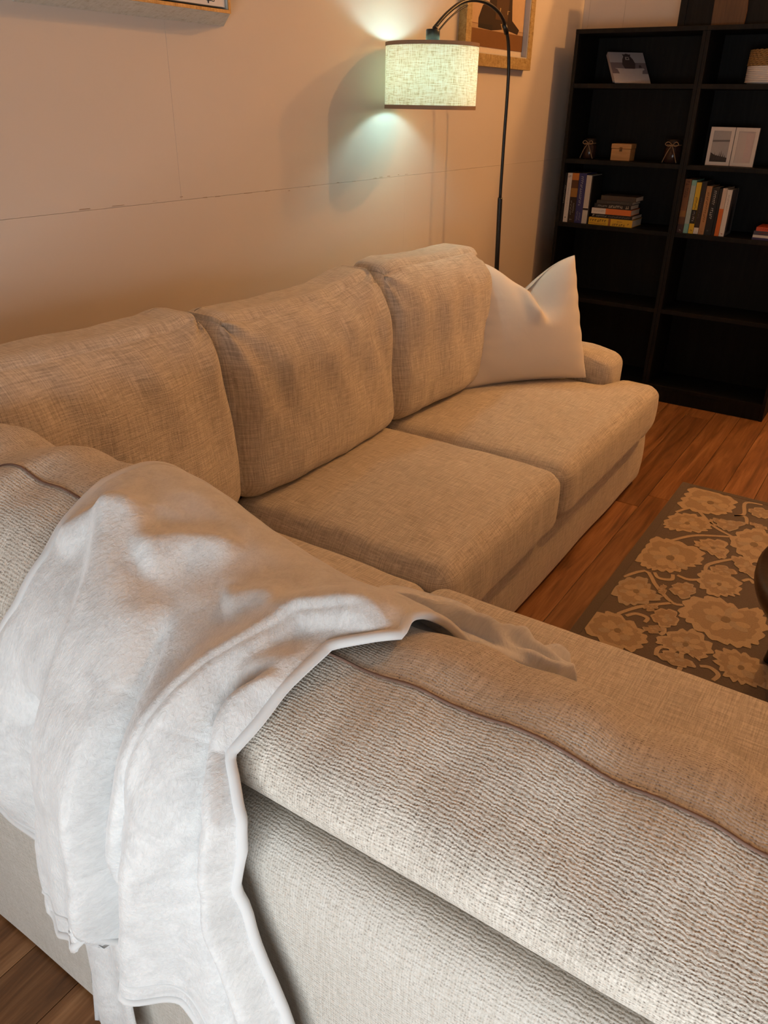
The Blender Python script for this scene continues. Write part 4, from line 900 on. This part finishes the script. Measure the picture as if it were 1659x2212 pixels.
def motif(dx, dy, mx=1, limit=None):
    for i, f in enumerate(RUG_F):
        p = [(x / 1000 * mx + dx, y / 1000 + dy) for x, y in f]; c = (sum(a for a, _ in p) / len(p), sum(b_ for _, b_ in p) / len(p))
        size = max(math.hypot(a - c[0], b_ - c[1]) for a, b_ in p)
        if not inside(c) or any(math.hypot(c[0] - q[0], c[1] - q[1]) < .8 * (size + q[2]) for q in placed if q[3] != (dx, dy)): continue
        placed.append((*c, size, (dx, dy))); zj = (len(placed) % 29) * .00003
        big = len(f) > 5; o = flat('flower' if big else 'leaf', clampf(jag(p, amp=.018 if big else .011)), RM[1] if i % 5 != 3 else RM[4], .010, .0121 + zj)
        flat('inner_petals', clampf(jag(shrink(p, .80), amp=.012)), RM[2], .0118, .0124 + zj, o)
        for k in range(9 if big else 4):
            a0 = 2 * math.pi * (k + rg.uniform(-.25, .25)) / (9 if big else 4); r0 = size * rg.uniform(.22, .52); w_ = size * rg.uniform(.10, .17); l_ = size * rg.uniform(.14, .26)
            pc_ = (c[0] + r0 * math.cos(a0) * .85, c[1] + r0 * math.sin(a0) * .8)
            flat('petal', clampf([(pc_[0] + l_ * math.cos(s_) * math.cos(a0) - w_ * math.sin(s_) * math.sin(a0), pc_[1] + l_ * math.cos(s_) * math.sin(a0) + w_ * math.sin(s_) * math.cos(a0)) for s_ in np.linspace(0, 2 * math.pi, 9, endpoint=False)]), RM[1] if k % 3 else RM[4], .0122, .0127 + zj + k * .00001, o)
        if big: flat('flower_heart', clampf([(c[0] + size * .13 * math.cos(q_), c[1] + size * .10 * math.sin(q_)) for q_ in np.linspace(0, 2 * math.pi, 9, endpoint=False)]), RM[5], .0126, .0131 + zj, o)
    for v in RUG_V:
        q = crom(np.array([(x / 1000 * mx + dx, y / 1000 + dy) for x, y in v]), np.linspace(0, 1, 14))
        if not all(inside(a) for a in q): continue
        L_, R_ = [], []
        for i in range(len(q)):
            d = q[min(i + 1, len(q) - 1)] - q[max(i - 1, 0)]; d = d / (np.linalg.norm(d) + 1e-9); w = .0075 * (1 - .4 * abs(i / 13 - .5))
            L_.append((q[i][0] - d[1] * w, q[i][1] + d[0] * w)); R_.append((q[i][0] + d[1] * w, q[i][1] - d[0] * w))
        flat('vine', clampf(L_ + R_[::-1]), RM[1], .010, .0120)
motif(0, 0); motif(-.05, -.58); motif(.0, -1.12); motif(-1.15, -.05)
adopt(rug)

# ------------------------------------------------------------------ round coffee table at the right edge
t = thing('coffee_table', 'dark brown round coffee table with black legs on the rug', 'table', (1.98, -.268, .013)); tc_ = (1.98, -.268)
lathe('table_top', [(0, .385), (.37, .385), (.395, .392), (.402, .41), (.402, .432), (.392, .447), (0, .452)], (*tc_, .0), M['darkwood'], t, 64)
lathe('apron', [(.34, .335), (.345, .385), (.33, .385), (.33, .335), (.34, .335)], (*tc_, 0), M['darkwood'], t, 48)
for k in range(4):
    a = math.radians(59 + 90 * k); tube('leg', [(tc_[0] + .31 * math.cos(a), tc_[1] + .31 * math.sin(a), .39), (tc_[0] + .368 * math.cos(a), tc_[1] + .368 * math.sin(a), .0165)], [.022, .016], M['blackmetal'], t, 14)
adopt(t)
